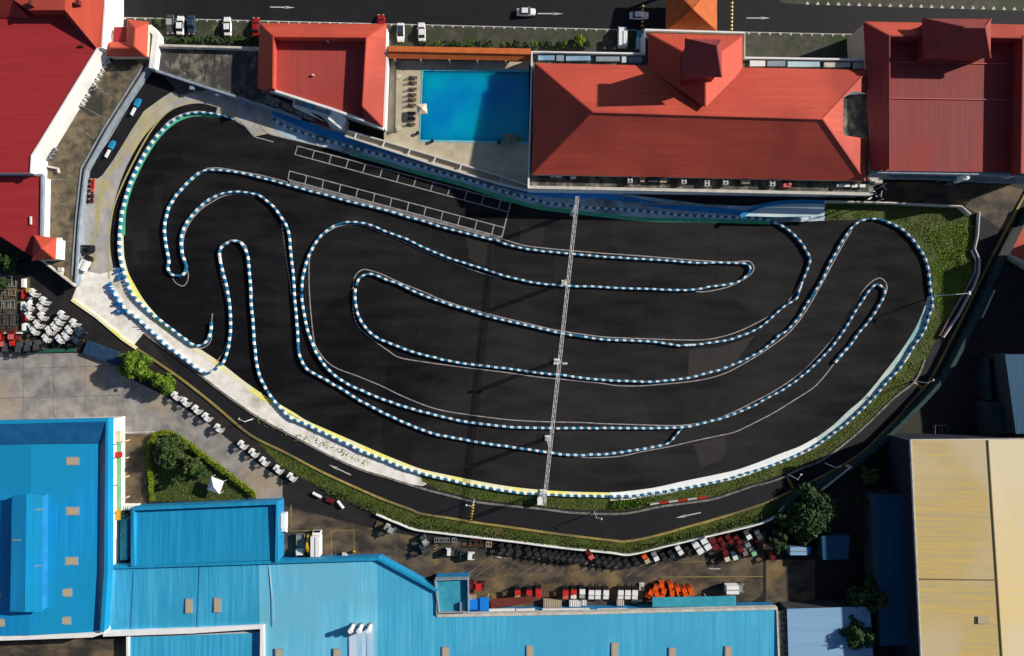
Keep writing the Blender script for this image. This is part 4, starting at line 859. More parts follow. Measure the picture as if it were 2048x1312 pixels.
o = mb.build('guard_rail', 'white_steel'); tag(o, 'thin white guard rail winding down the inner side of the right road', 'guard rail')
mb = MB(); wall(mb, [(1943,500),(1953,522),(1951,545),(1940,568),(1910,618),(1880,672)], .13, 0, .7); o = mb.build('guard_rail', mat('rusty_rail', (0.35, 0.2, 0.2), (0.3, 0.3, 0.33), scale=.5)); tag(o, 'faded pinkish grey guard rail inside the thin white one', 'guard rail')
# --- orange gatehouse
W = bld('orange_gatehouse', 1383, 20, 'orange pyramid roofed gatehouse over the top road', 'gatehouse')
hip([(1332,-40),(1434,-40),(1434,62),(1332,62)], [(1386,18)], 5.5, 9.5, 'roof_orange', W)
for x, y in ((1340,-30),(1426,-30),(1426,56),(1340,56)): q = P(x, y, 5.2); MB().box((q.x,q.y,2.6),(.6,.6,5.2)).build('column', 'cream_wall', W)
# --- D: maroon mansard hall
D = bld('maroon_mansard_hall', 1900, 200, 'wide maroon roofed hall with sloping rim and steep dormer at upper right')
ze, zr = 9.0, 12.0
dp = [(1728,45),(2100,52),(2100,345),(1742,342),(1735,200)]
walls([(x + (3 if x < 2000 else 0), y) for x, y in dp], ze - .3, 'cream_wall', D)
sheet('sunken_roof', [(1745,60),(2095,60),(2095,346),(1744,341)], ze - .1, 'roof_maroon', D, thick=.1)
band([(1742,338),(1728,45),(2100,52)], [(1779,337),(1779,72),(2060,76)], ze, zr, 'roof_maroon', D, ze)
facets('sloped_roof', [(1730,43,ze+.06),(2100,50,ze+.06),(2060,75,zr+.06),(1780,71,zr+.06)], [(0,1,2,3)], 'roof_red', D)  # red laid over the maroon rim paints this slope as sunlit
band([(2100,50),(2100,346)], [(2046,72),(2042,346)], ze, zr, 'roof_maroon', D, ze, 'side_roof')
MB().prism([P(x, y, 13) for x, y in ((1852,43),(1976,44),(1975,110),(1853,109))], 9, 13.2).build('dormer_wall', 'roof_maroon', D)
hip([(1845,37),(1982,38),(1981,116),(1847,115)], [(1928,55),(1970,55)], 13, 18.5, 'roof_maroon', D, 'dormer_roof')
mb = MB()
for y, x0 in ((124,1779),(196,1750)): mb.bar(P(x0,y,ze+.05), P(2036,y+4,ze+.05), .14)
mb.build('roof_seam', 'pink', D)
mb = MB(); wall(mb, [(1744,343),(2100,350)], .6, 7, 8.6); mb.build('gutter', 'gutter', D)
for i, (x, y, rr, m, lab) in enumerate(((1955,338,1.0,'white_wall','upper white rooftop tank at the lower edge of the maroon hall'),(1933,352,.9,'white_wall','lower white tank left of the upper one by the maroon hall'),(2027,346,.8,'white_wall','white tank near the right picture edge by the maroon hall'),(2046,338,.8,'white_wall','white tank cut by the right picture edge'))):
    c = P(x, y, 8); r = empty('water_tank', (c.x, c.y, 0), lab, 'water tank'); MB().cyl((c.x, c.y, 4.6), (c.x, c.y, 8), rr, 16).build('tank_body', m, r); MB().cyl((c.x, c.y, 8), (c.x, c.y, 8.3), rr * .9, 16, rr * .3).build('lid', m, r)
    for a in (-.6, .6):
        for b in (-.6, .6): MB().bar((c.x + a, c.y + b, 0), (c.x + a, c.y + b, 4.6), .15).build('leg', 'gutter', r)
W = bld('blue_pipe_rack', 1960, 360, 'blue grey pipe rack along the lower wall of the maroon hall', 'pipe rack')
mb = MB()
for k in range(5): mb.bar(P(1760 + k * 5, 342 + k * 3, 5 + k * .2), P(2060, 352 + k * 4, 5 + k * .2), .3)
for k in range(8): c = P(1900 + k * 20, 354, 5); mb.bar((c.x, c.y, 0), (c.x, c.y, 5), .2)
mb.build('pipes', 'gutter', W); 
c = P(1906,353,5.6); MB().box((c.x,c.y,5.2),(2.4,1.6,1.0)).build('plant_unit', 'teal_roof', W)
W = bld('orange_roof_shed', 2045, 490, 'orange roofed shed cut by the right picture edge')
rp = [(2048,452),(2110,430),(2110,560),(2040,517),(2020,508)]; walls(rp, 4, 'cream_wall', W); facets('roof', [(2048,452,4.05),(2110,430,4.4),(2110,560,4.4),(2040,517,4.05),(2020,508,4.05)], [(0,1,2,3,4)], 'roof_red', W)
mb = MB(); wall(mb, [(2070,410),(2050,450),(2002,531),(1970,600),(1941,662),(1902,739),(1862,789),(1820,832),(1790,862),(1735,912),(1700,938),(1640,968),(1600,985),(1560,1025)], .9, 0, 2.2, smooth=True)
o = mb.build('green_screen_fence', 'teal_fence'); tag(o, 'tall dark teal screen fence outside the right road bend', 'fence')
mb = MB(); wall(mb, [(1704,933),(1660,968),(1642,982)], .3, 0, 2.5); wall(mb, [(1990,580),(1965,635)], .3, 0, 2.0); o = mb.build('fence_panel', 'trim_pale'); tag(o, 'pale fence panels outside the dark teal fence', 'fence')
mb = MB(); wall(mb, WAL[1:], .30, 0, .9, smooth=True); o = mb.build('boundary_wall', 'white_wall'); tag(o, 'long low white wall between grass bank and machine yard', 'wall')
r = empty('crash_barrier', P(1350,1003,0), 'red and white crash barrier on the lower grass strip beside the painted arrow', 'barrier')
for i in range(6):
    a = 1300 + i * 19; mb = MB(); wall(mb, [(a, 1009 - i * 2.4), (a + 18, 1006.5 - i * 2.4)], .3, 0, .7); mb.build('white_block' if i % 2 == 0 else 'red_block', 'white_paint' if i % 2 == 0 else 'red', r)
# --- E: deep blue factory at lower left
E = bld('blue_factory', 100, 1060, 'deep blue roofed factory with long raised roof monitor at lower left')
zt_, zf = 8.6, 7.4
ep = [(-120,850),(217,840),(217,1150),(206,1266),(-120,1280)]
walls(ep, zf - .6, 'white_wall', E)
facets('roof', [(-120,893,zf),(62,889,8.4),(200,887,zf),(196,1264,zf),(58,1270,8.4),(-120,1276,zf-.4)], [(0,1,4,5),(1,2,3,4)], 'blue_roof', E)
facets('rear_slope', [(-120,850,zt_),(212,842,zt_),(203,886,zf+.1),(-120,893,zf+.1)], [(0,1,2,3)], 'blue_shaded', E)  # darker blue puts the shade of this slope into its colour
mb = MB(); wall(mb, [(-120,848),(214,840),(212,1140),(204,1264)], .9, zf - .9, zt_ + .05); mb.build('parapet', 'blue_roof', E)
mb = MB(); wall(mb, [(-120,1281),(185,1270),(208,1262)], 1.1, zf - 2, zf + .4); mb.build('parapet', 'white_wall', E)
zm = 10.2
facets('monitor_roof', [(24,991,zm),(53,988,zm+.7),(86,990,zm),(84,1224,zm),(50,1224,zm+.7),(20,1223,zm)], [(0,1,4,5),(1,2,3,4)], 'blue_roof', E)
MB().prism([P(26,993,zm), P(84,992,zm), P(82,1222,zm), P(22,1221,zm)], 7, zm - .1).build('monitor_wall', 'blue_trim', E)
mb = MB().bar(P(55,1019,zm+.45), P(85,1019,zm+.15), .3, .08).bar(P(53,1133,zm+.45), P(83,1131,zm+.15), .3, .08).bar(P(24,1080,zm+.2), P(49,1080,zm+.5), .3, .08); mb.build('seam_strip', 'gutter', E)
def skylight(px, py, z, w, d_, parent): 
    c = P(px, py, z); f = MB().box(c, (w, d_, .14)).build('skylight', 'gutter', parent); MB().box(c + Vector((0,0,.08)), (w - .4, d_ - .4, .04)).build('panel', 'tan', f)
for x, y in ((145,922),(145,1022),(143,1122),(131,1185),(129,1241),(0,1188),(-1,1245)): skylight(x, y, 7.95 if x < 20 else 7.82, 2.9, 1.9, E)
W = bld('white_side_canopy', 225, 960, 'white and pale green side canopy along the right wall of the blue factory', 'canopy')
facets('white_roof', [(217,872,5.2),(233,870,4.2),(233,1076,4.2),(217,1080,5.2)], [(0,1,2,3)], 'white_wall', W)
mb = MB().prism([P(x, y, 4) for x, y in ((233,884),(242,882),(242,1040),(233,1040))], 3.8, 4.1); mb.build('green_roof', 'greenbox', W)
MB().prism([P(x, y, 4) for x, y in ((232,862),(242,862),(242,884),(232,884))], 3, 4.4).build('end_block', 'cream_wall', W)
MB().box(P(238,909,4.3), (1.3,1.2,.6)).build('red_box', 'red', W); MB().box(P(237,1030,4.2), (1.1,2.2,.5)).build('orange_box', 'yellow', W)
for y in (885, 920, 958, 1000, 1035, 1070): q = P(241, y, 3.8); MB().bar((q.x,q.y,0), (q.x,q.y,3.8), .2).build('post', 'cream_wall', W)
mb = MB()
for k in range(4): y = (893,920,975,1030)[k]; mb.bar(P(217,y,5.3), P(233,y-5,4.35), .25, .1)
mb.build('roof_strut', 'darkgrey', W)
W = bld('teal_side_shed', 248, 1080, 'narrow teal roofed shed in the gap between the two blue roofs', 'shed'); MB().prism([P(x, y, 3.2) for x, y in ((240,1038),(254,1038),(254,1120),(240,1120))], 0, 3.2).build('shed_body', 'teal_roof', W)
mb = MB(); 
for k in range(7): wall(mb, [(244 + k * 4.4, 1011), (244 + k * 4.4, 1021)], .22, 0, 2.2)
o = mb.build('white_picket_gate', 'white_wall'); tag(o, 'short white slatted gate above the teal side shed', 'gate')
# --- F: rectangular blue roof
F = bld('blue_workshop', 410, 1065, 'rectangular blue roofed workshop below the hedged garden')
z = 5.6; fp = [(262,1018),(555,1005),(556,1122),(262,1132)]
walls(fp, z - 1.1, 'blue_trim', F); facets('roof', [(268,1022,z-.5),(549,1011,z-.5),(549,1120,z),(268,1130,z)], [(0,1,2,3)], 'blue_mid', F)
mb = MB(); wall(mb, [(266,1132),(266,1018),(553,1006),(553,1124)], .8, z - 1.0, z + .7); mb.build('parapet', 'blue_mid', F)
mb = MB(); wall(mb, [(262,1016),(262,1132)], .25, z - 2, z + .3); mb.build('white_trim', 'white_wall', F)
# --- G: long pale blue factory
G = bld('pale_blue_factory', 900, 1250, 'very long pale blue factory roof with three white chimneys along the bottom')
z = 5.0
gp = [(216,1136),(756,1119),(873,1184),(874,1231),(1554,1218),(1566,1400),(526,1400),(527,1256),(206,1272)]
walls(gp, z - .8, 'blue_trim', G)
facets('roof', [(216,1137,z),(517,1129,z),(519,1258,z-.45),(205,1270,z-.5)], [(0,1,2,3)], 'blue_light', G)
facets('roof', [(517,1129,z+.02),(756,1121,z+.02),(756,1400,z-.2),(527,1400,z-.2),(519,1258,z-.4)], [(0,1,2,3,4)], 'blue_pale', G)
facets('roof', [(756,1121,z+.02),(873,1186,z+.02),(874,1232,z),(1554,1219,z),(1566,1400,z-.4),(756,1400,z-.22)], [(0,1,2,3,4,5)], ribbed('pale_blue_sheet_right', (0.04,0.37,0.61), (0.10,0.48,0.70), 'X', .5, .5, stain=(0.06,0.38,0.60)), G)
mb = MB(); wall(mb, [(216,1135),(756,1118),(874,1182)], .7, z - 1.0, z + .75); mb.build('parapet', 'blue_mid', G)
mb = MB(); wall(mb, [(874,1182),(874,1231)], .4, z - 1.0, z + .4); mb.build('parapet', 'gutter', G)
mb = MB(); wall(mb, [(874,1232),(1200,1226),(1554,1217),(1562,1400)], .6, z - 1.2, z + .2); mb.build('gutter', 'trim_pale', G)
mb = MB(); wall(mb, [(206,1268),(380,1262),(524,1254),(524,1400)], 1.2, z - 3, z + .3); mb.build('white_gutter', 'white_wall', G)
for x, y in ((378,1212),(435,1210)): skylight(x, y, z - .1, 1.7, 3.4, G)
for x, y in ((558,1312),(674,1312),(891,1308),(1060,1306),(1230,1300),(1345,1310),(1457,1307)): skylight(x, y, z + .02, 1.7, 3.4, G)
MB().bar(P(267,1140,z+.05), P(263,1262,z-.2), .1, .05).bar(P(399,1132,z+.1), P(396,1262,z-.2), .1, .05).build('roof_seam', 'blue_trim', G)
MB().bar(P(538,1132,z+.1), P(546,1200,z+.1), .2, .05).bar(P(546,1200,z+.1), P(549,1252,z+.1), .2, .05).build('cable_tray', 'pale_blue', G)
st = mat('rain_streaks', (0.62, 0.66, 0.78), (0.20, 0.55, 0.76), scale=1.0, stretch=(1.4, .06, 1), lo=.42, hi=.62)
for i, x in enumerate((706, 723, 741)):
    c = P(x, 1252, z); r = empty('chimney', c, f"{['left','middle','right'][i]} white chimney of the three on the pale blue factory", 'chimney', 'white chimneys on the pale blue factory')
    MB().cyl(c - Vector((0,0,.3)), c + Vector((0,0,2.6)), .52, 18).build('flue', 'white_wall', r); MB().cyl(c + Vector((0,0,2.6)), c + Vector((0,0,2.9)), .6, 18, .5).build('cowl', 'white_wall', r); MB().cyl(c + Vector((0,0,0)), c + Vector((0,0,.2)), .8, 18, .6).build('flashing', 'grey', r)
    sheet('rain_stain', [(x - 9, 1256), (x + 8, 1256), (x + 11, 1400), (x - 6, 1400)], z + .03 + i * .01, st, G)
L2 = bld('lower_blue_roof', 390, 1300, 'lower pale blue roof framed by white gutters at the bottom left'); lp = [(258,1275),(520,1266),(520,1400),(258,1400)]
walls(lp, 4.0, 'white_wall', L2); sheet('roof', lp, 4.1, 'blue_light', L2, thick=.1); mb = MB(); wall(mb, [(255,1274),(255,1400)], .6, 3, 4.6); mb.build('white_trim', 'white_wall', L2)
W = bld('brown_flat_roof', 120, 1310, 'dark brown flat roof below the deep blue factory'); sheet('flat_roof', [(-60,1288),(250,1276),(250,1400),(-60,1400)], 2.5, 'yard_brown', W, thick=2.4)
o = MB().prism([P(x, y, .03) for x, y in ((1526,1120),(1532,1120),(1532,1186),(1526,1186))], .012, .03).build('drain_channel', 'dark'); tag(o, 'black drain channel crossing the right part of the machine yard', 'drain')
o = MB().cyl(P(234,780,.012), P(234,780,.04), .45, 16).build('manhole_cover', 'dark'); tag(o, 'small black manhole cover on the concrete yard', 'manhole')
# small annexes
W = bld('teal_annex', 903, 1192, 'small square teal flat roofed annex at the notch of the pale blue factory'); z = 5
ap_ = [(870,1160),(936,1158),(937,1224),(878,1226)]; walls(ap_, z - .6, 'blue_trim', W); sheet('flat_roof', ap_, z - .4, 'teal_roof', W, thick=.1); mb = MB(); wall(mb, ap_ + ap_[:1], .35, z - .8, z + .5); mb.build('parapet', 'gutter', W)
mb = MB(); wall(mb, [(921,1206),(921,1224)], .3, z - .4, z + .4); mb.build('pipe', 'gutter', W)
W = bld('bright_blue_canopy', 957, 1210, 'small bright blue canopy beside the teal annex', 'canopy')
sheet('canopy_roof', [(938,1200),(962,1197),(962,1220),(938,1220)], 2.8, 'bluebox', W, thick=.1); sheet('canopy_roof', [(960,1195),(978,1195),(978,1222),(960,1222)], 3.1, 'bluebox', W, thick=.1)
for x, y in ((940,1202),(976,1197),(940,1218),(976,1220)): q = P(x, y, 2.7); MB().bar((q.x,q.y,0), (q.x,q.y,2.72), .12).build('post', 'steel', W)
W = bld('rusty_shelter', 1020, 1208, 'long low dark red rusty shelter roof behind the red forklifts', 'shelter'); facets('roof', [(980,1198,2.2),(1068,1192,2.2),(1062,1206,2.5),(982,1217,2.5)], [(0,1,2,3)], 'rust', W)
for x, y in ((983,1200),(1064,1194),(984,1214)): q = P(x, y, 2.1); MB().bar((q.x,q.y,0), (q.x,q.y,2.15), .12).build('post', 'rust', W)
W = bld('teal_long_canopy', 1390, 1204, 'long narrow teal canopy along the top edge of the pale blue factory', 'canopy'); sheet('canopy_roof', [(1305,1195),(1472,1192),(1472,1213),(1305,1214)], 3.4, 'teal_roof', W, thick=.12)
for x in (1308, 1360, 1415, 1468): q = P(x, 1197, 3.3); MB().bar((q.x,q.y,0), (q.x,q.y,3.28), .14).build('post', 'steel', W)
mb = MB(); 
for a, b in ((978,1030),(1032,1070),(1085,1180),(1195,1255),(1262,1300)): wall(mb, [(a, 1222), (b, 1221)], .7, 2, 2.6 + (a % 3) * .06)
o = mb.build('loading_ledge', 'white_wall'); tag(o, 'broken white loading ledge along the top of the pale blue factory', 'ledge')
for (x, y, w, d_, m, lab, nm) in ((1105,1208,4.2,1.8,'tan','tan open crate container in front of the pale blue factory','container'),(1150,1208,2.6,1.3,'white_wall','white low container left of the white forklifts','container'),(1168,1206,1.1,1.3,'white_wall','small square white box beside the white low container','box'),(1241,1205,1.6,1.6,'cream_wall','cream crate below the white forklifts','crate'),(1270,1202,1.4,1.0,'grey','grey crate below the orange machines','crate'),(943,1196,2.0,.8,'tan','tan box between the teal annex and blue canopy','box')):
    c = P(x, y, 1.2); r = empty(nm, (c.x, c.y, 0), lab, nm); MB().box((c.x, c.y, .62), (w, d_, 1.1)).build('shell', m, r)
    mb = MB()
    for k in range(max(2, int(w / .5))): mb.box((c.x - w / 2 + (k + .5) * w / max(2, int(w / .5)), c.y, 1.2), (.08, d_, .06))
    mb.build('rib', 'grey', r); MB().box((c.x, c.y, .04), (w * .9, d_ * .9, .08)).build('skid', 'dark', r)
# --- H, I and the shaded roofs on the right
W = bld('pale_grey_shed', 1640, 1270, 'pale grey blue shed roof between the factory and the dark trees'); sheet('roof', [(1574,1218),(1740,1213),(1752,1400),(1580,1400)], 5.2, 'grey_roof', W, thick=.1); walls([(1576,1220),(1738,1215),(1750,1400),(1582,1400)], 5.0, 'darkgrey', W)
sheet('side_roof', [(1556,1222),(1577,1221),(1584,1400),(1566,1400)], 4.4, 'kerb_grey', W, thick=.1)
mb = MB()
for k in range(15): c = P(1570 + k * .7, 1230 + k * 11, 4.5); MB().box(c, (2.0, .25, .1)).build('roof_slat', 'darkgrey', W)
I_ = bld('yellow_warehouse', 1940, 1100, 'tall sand yellow sheet roofed warehouse at the lower right corner')
z = 12.0; ip = [(1823,881),(2120,879),(2120,1400),(1848,1400)]
walls([(x + 2, y + 2) for x, y in ip], z - .5, mat('warehouse_wall', (0.010, 0.016, 0.03), (0.016, 0.024, 0.04), scale=.3), I_)
facets('roof', [(1823,881,z),(1976,880,z+.9),(2010,1400,z+.9),(1848,1400,z)], [(0,1,2,3)], 'yellow_roof', I_)
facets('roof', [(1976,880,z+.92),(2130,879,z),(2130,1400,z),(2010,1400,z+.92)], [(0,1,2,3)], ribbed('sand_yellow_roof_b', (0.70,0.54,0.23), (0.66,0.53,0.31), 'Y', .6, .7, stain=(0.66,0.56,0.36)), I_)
mb = MB().bar(P(1976,880,z+1.0), P(2010,1400,z+1.0), .22, .1).bar(P(1841,1158,z+.15), P(1993,1160,z+.95), .2, .08); mb.build('roof_seam', mat('brown_seam', (0.2, 0.14, 0.05)), I_)
mb = MB(); wall(mb, [(1822,880),(1847,1400)], .25, z - .4, z + .15); wall(mb, [(1822,880),(2120,878)], .25, z - .4, z + .12); mb.build('roof_edge', 'trim_pale', I_)
MB().box(P(1968,1240,z+.9), (2.6,1.6,.1)).build('roof_hatch', 'tan', I_)
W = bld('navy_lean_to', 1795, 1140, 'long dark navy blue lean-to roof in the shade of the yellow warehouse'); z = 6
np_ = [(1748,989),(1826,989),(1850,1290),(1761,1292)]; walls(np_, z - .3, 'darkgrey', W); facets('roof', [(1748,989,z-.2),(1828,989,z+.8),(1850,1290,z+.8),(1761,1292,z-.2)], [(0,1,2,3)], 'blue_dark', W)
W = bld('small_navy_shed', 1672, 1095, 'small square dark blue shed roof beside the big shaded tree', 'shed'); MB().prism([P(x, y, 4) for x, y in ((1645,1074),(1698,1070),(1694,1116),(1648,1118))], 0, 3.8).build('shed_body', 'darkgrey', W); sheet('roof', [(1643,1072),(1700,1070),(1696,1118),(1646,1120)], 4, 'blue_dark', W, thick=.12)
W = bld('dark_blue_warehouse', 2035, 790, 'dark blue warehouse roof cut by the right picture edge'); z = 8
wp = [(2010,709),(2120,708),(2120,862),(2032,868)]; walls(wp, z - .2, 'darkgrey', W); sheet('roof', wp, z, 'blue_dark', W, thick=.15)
W = bld('dark_grey_shed', 2000, 830, 'dark grey shed roof left of the dark blue warehouse', 'shed'); z = 5; wp = [(1978,804),(2022,802),(2030,864),(1984,872)]; walls(wp, z - .2, 'darkgrey', W); sheet('roof', wp, z, 'teal_fence', W, thick=.15)
W = bld('unfinished_shed', 1995, 755, 'small dark open roofed shed beside the dark blue warehouse', 'shed'); mb = MB(); wall(mb, [(1978,716),(2008,712),(2012,798),(1982,800),(1978,716)], .3, 0, 4); mb.build('shed_wall', 'teal_fence', W)
# unseen block added beyond the frame to shade the right lane
W = bld('shade_block', 2180, 560, 'unseen tall block added beyond the right picture edge to shade the lane'); walls([(2215,440),(2300,440),(2300,680),(2215,680)], 14, 'cream_wall', W); sheet("roof", [(2215,440),(2300,440),(2300,680),(2215,680)], 14.1, 'kerb_grey', W, thick=.1)
# ------------------------------------------------------------------ vehicles
def wheels(r, xs, y, rad, w=.2, m='dark'):
    for x in xs:
        for s_ in (-1, 1):
            o = MB().cyl((x, s_ * y - w / 2, rad), (x, s_ * y + w / 2, rad), rad, 14).build('wheel', m, r, local=True)
            MB().cyl((x, s_ * (y + w / 2) - .015, rad), (x, s_ * (y + w / 2) + .015, rad), rad * .55, 10).build('rim', 'grey', o, local=True)
def make_car(kind='sedan'):
    r = empty('parked_car', (0, 0, 0))
    # stations along x: (x, half width bottom/top, z of shoulder, cabin)
    st = [(-2.2, .62, .55), (-2.12, .78, .80), (-1.5, .86, .88), (0, .89, .90), (1.2, .87, .86), (1.95, .78, .76), (2.2, .60, .55)]
    v = []; f = []
    for x, w, z in st: v += [(x, -w, .28), (x, -w, z * .72), (x, -w * .86, z), (x, w * .86, z), (x, w, z * .72), (x, w, .28)]
    n = 6
    for i in range(len(st) - 1):
        for j in range(n): a = i * n + j; b = i * n + (j + 1) % n; f.append((a, b, b + n, a + n))
    f += [tuple(range(n - 1, -1, -1)), tuple(range((len(st) - 1) * n, len(st) * n))]
    b_ = mk('body', v, f, 'white_car', r, local=True)
    back = -1.55 if kind == 'sedan' else -2.0
    # cabin: glass belt with painted roof
    lo = [(back, .74), (-.9 if kind == 'sedan' else -1.6, .76), (.35, .76), (1.05, .70)]
    belt = [(back, -.72, .87), (1.05, -.70, .85), (1.05, .70, .85), (back, .72, .87)]; tb = back + .55; top = [(tb, -.58, 1.40), (.35, -.58, 1.42), (.35, .58, 1.42), (tb, .58, 1.40)]
    vv = belt + top
    mk('windscreen', [belt[1], belt[2], top[2], top[1]], [(0,1,2,3)], 'glass', r, local=True)
    mk('rear_window', [belt[0], belt[3], top[3], top[0]], [(0,1,2,3)], 'glass', r, local=True)
    for s_ in (0, 1):
        q = (belt[0], belt[1], top[1], top[0]) if s_ == 0 else (belt[3], belt[2], top[2], top[3]); mk('side_window', list(q), [(0,1,2,3)], 'glass', r, local=True)
    MB().box(((tb + .35) / 2, 0, 1.43), (.42 - tb, 1.24, .06), taper=.93).build('roof', 'white_car', r, local=True)
    wheels(r, (-1.35, 1.35), .80, .31)
    for s_ in (-1, 1):
        MB().box((2.12, s_ * .55, .62), (.14, .32, .14)).build('headlight', 'lamp', r, local=True); MB().box((-2.14, s_ * .58, .68), (.12, .26, .14)).build('tail_light', 'red', r, local=True)
        MB().box((.72, s_ * .95, .92), (.14, .16, .12)).build('mirror', 'white_car', r, local=True)
    return r
CAR = make_car('sedan')
cars = [(1052,26,0,'white_car','white_car','white car driving on the top road just behind a painted arrow','cars on the top road'),
 (1277,33,0.02,'white_car','white_car','white car driving on the top road left of the orange gatehouse','cars on the top road'),
 (343,51,-90,'darkgrey','silver_car','dark parked car with pale bonnet, leftmost bay below the top road','parked'),
 (363,53,88,'white_car','white_car','white parked car in the second bay below the top road','parked'),
 (385,52,-90,'navy_car','navy_car','dark navy parked car in the third bay below the top road','parked'),
 (457,55,92,'white_car','white_car','white car parked alone in the bay left of the red car','parked'),
 (514,56,90,'red_car','red_car','dark red car parked against the left side of the red mansard house','parked'),
 (763,50,90,'red_car','red_car','dark red car nose showing behind the right corner of the mansard house','parked'),
 (802,67,-90,'white_car','navy_car','white parked car with black roof above the orange walkway','parked'),
 (844,66,92,'white_car','white_car','white parked car half under the shrubs above the orange walkway','parked')]
for i, (x, y, a, bm_, rm, lab, grp) in enumerate(cars):
    o = CAR if i == 0 else copy_tree(CAR)
    if i == 1: o.name = 'moving_car'
    o.location = P(x, y, .02); o.rotation_euler.z = math.radians(a)
    tag(o, lab, 'car', 'cars driving on the top road' if i < 2 else 'cars parked below the top road')
for i, (x, y, a, bm_, rm, lab, grp) in enumerate(cars):
    pass
allcars = [o for o in C.objects if o.get('category') == 'car']
for o in allcars:
    for c in cars:
        if o['label'] == c[5]: recolour(o, {'body': c[3], 'roof': c[4], 'mirror': c[3]})
def make_truck(L=4.6, box=2.8, w=1.7, bh=1.9, boxm='white_wall', cabm='white_car', bed=False):
    r = empty('truck', (0, 0, 0)); x0 = -L / 2
    MB().box((0, 0, .5), (L, w * .5, .18)).build('chassis', 'dark', r, local=True)
    if bed:
        mb = MB().box((x0 + box / 2, 0, .78), (box, w, .08))
        for s_ in (-1, 1): mb.box((x0 + box / 2, s_ * (w / 2 - .04), 1.0), (box, .08, .42))
        mb.box((x0 + .04, 0, 1.0), (.08, w, .42)); mb.build('cargo_bed', boxm, r, local=True)
    else:
        o = MB().box((x0 + box / 2, 0, .65 + bh / 2), (box, w, bh), taper=.985).build('cargo_box', boxm, r, local=True)
        MB().box((x0 + box / 2, 0, .67 + bh), (box * .96, w * .1, .05)).build('roof_rib', 'grey', o, local=True)
    cx = x0 + box + .1; cl = L / 2 - cx
    mb = MB(); mb.add([(cx, -w * .46, .45), (L / 2, -w * .46, .45), (L / 2, w * .46, .45), (cx, w * .46, .45), (cx, -w * .44, 1.85), (L / 2 - cl * .35, -w * .42, 1.85), (L / 2 - cl * .35, w * .42, 1.85), (cx, w * .44, 1.85), (L / 2, -w * .46, 1.1), (L / 2, w * .46, 1.1)],
        [(3,2,1,0),(4,5,6,7),(0,1,8,5,4),(3,7,6,9,2),(1,2,9,8),(8,9,6,5),(0,4,7,3)]); mb.build('cab', cabm, r, local=True)
    mk('windscreen', [(L / 2 + .01, -w * .40, 1.14), (L / 2 + .01, w * .40, 1.14), (L / 2 - cl * .33, w * .37, 1.82), (L / 2 - cl * .33, -w * .37, 1.82)], [(0,1,2,3)], 'glass', r, local=True)
    wheels(r, (x0 + .8, L / 2 - .7), w / 2 - .05, .36, .22)
    return r
def place(o, x, y, a, lab, cat, grp=None):
    o.location = P(x, y, .02); o.rotation_euler.z = math.radians(a); tag(o, lab, cat, grp); return o
place(make_truck(5.0, 3.4, 2.0, 1.9), 1243, 78, 90, 'white box van parked beside the left end of the hall parapet', 'van')
place(make_truck(4.6, 2.6, 1.2, 1.0, 'pale_blue', 'teal_roof'), 1276, 82, 88, 'narrow pale green pickup squeezed against the hall parapet', 'pickup')
place(make_truck(4.7, 4.2 - .8, 2.0, 2.1), 569, 1042, -90, 'white box truck parked beside the rectangular blue workshop', 'truck')
place(make_truck(5.6, 4.6, 2.1, 2.3), 637, 1082, 90, 'white box truck standing right of the yellow excavator', 'truck')
place(make_truck(5.4, 3.4, 2.0, 1.0, 'grey', 'white_car', bed=True), 604, 1088, -90, 'flatbed truck with white cab and empty grey bed', 'truck')
place(make_truck(3.4, 1.8, 1.7, 1.0, 'darkgrey', 'white_car', bed=True), 935, 1108, -4, 'small pickup with bright white cab in the machine yard', 'pickup')
place(make_truck(2.8, 1.5, 1.6, .8, 'darkgrey', 'white_car', bed=True), 904, 1101, 176, 'small white pickup left of the bright white cab pickup', 'pickup')
place(make_truck(4.6, 2.9, 1.9, 2.0, 'white_wall', 'grey'), 1466, 1172, 0, 'white box truck with grey cab alone in the right of the yard', 'truck')
place(make_truck(3.6, 2.5, 1.5, 1.6, 'white_wall', 'dark'), 178, 527, 64, 'small white box truck with black cab at the foot of the left lane', 'truck')
place(make_truck(3.0, 2.0, 1.6, 1.0, 'darkgrey', 'dark', bed=True), 180, 498, 0, 'small black pickup above the white box truck on the left lane', 'pickup')
place(make_truck(5.4, 4.2, 1.8, 1.8, 'grey_roof', 'bluebox'), 1595, 1096, 0, 'pale blue box truck in the shade below the big dark tree', 'truck')
for i, (y, m) in enumerate(((362,'red'),(372,'red'),(381,'pink'),(392,'dkred'),(402,'dkred'))):
    r = empty('racing_kart', P(183 - i * .6, y, .02), f'{ORD[i]} small red kart from the top in the column beside the grey parapet', 'kart', 'red karts parked on the left lane'); r.rotation_euler.z = .1 * (i - 2)
    mb = MB().box((0, 0, .16), (1.5, .7, .12)).box((.7, 0, .2), (.4, .9, .16), taper=.7); mb.build('chassis', m, r, local=True)
    MB().box((-.2, 0, .38), (.5, .45, .4), taper=.8).build('seat', 'dark', r, local=True); MB().cyl((.25, 0, .45), (.3, 0, .48), .17, 12).build('steering_wheel', 'dark', r, local=True)
    wheels(r, (-.55, .5), .5, .16, .16)
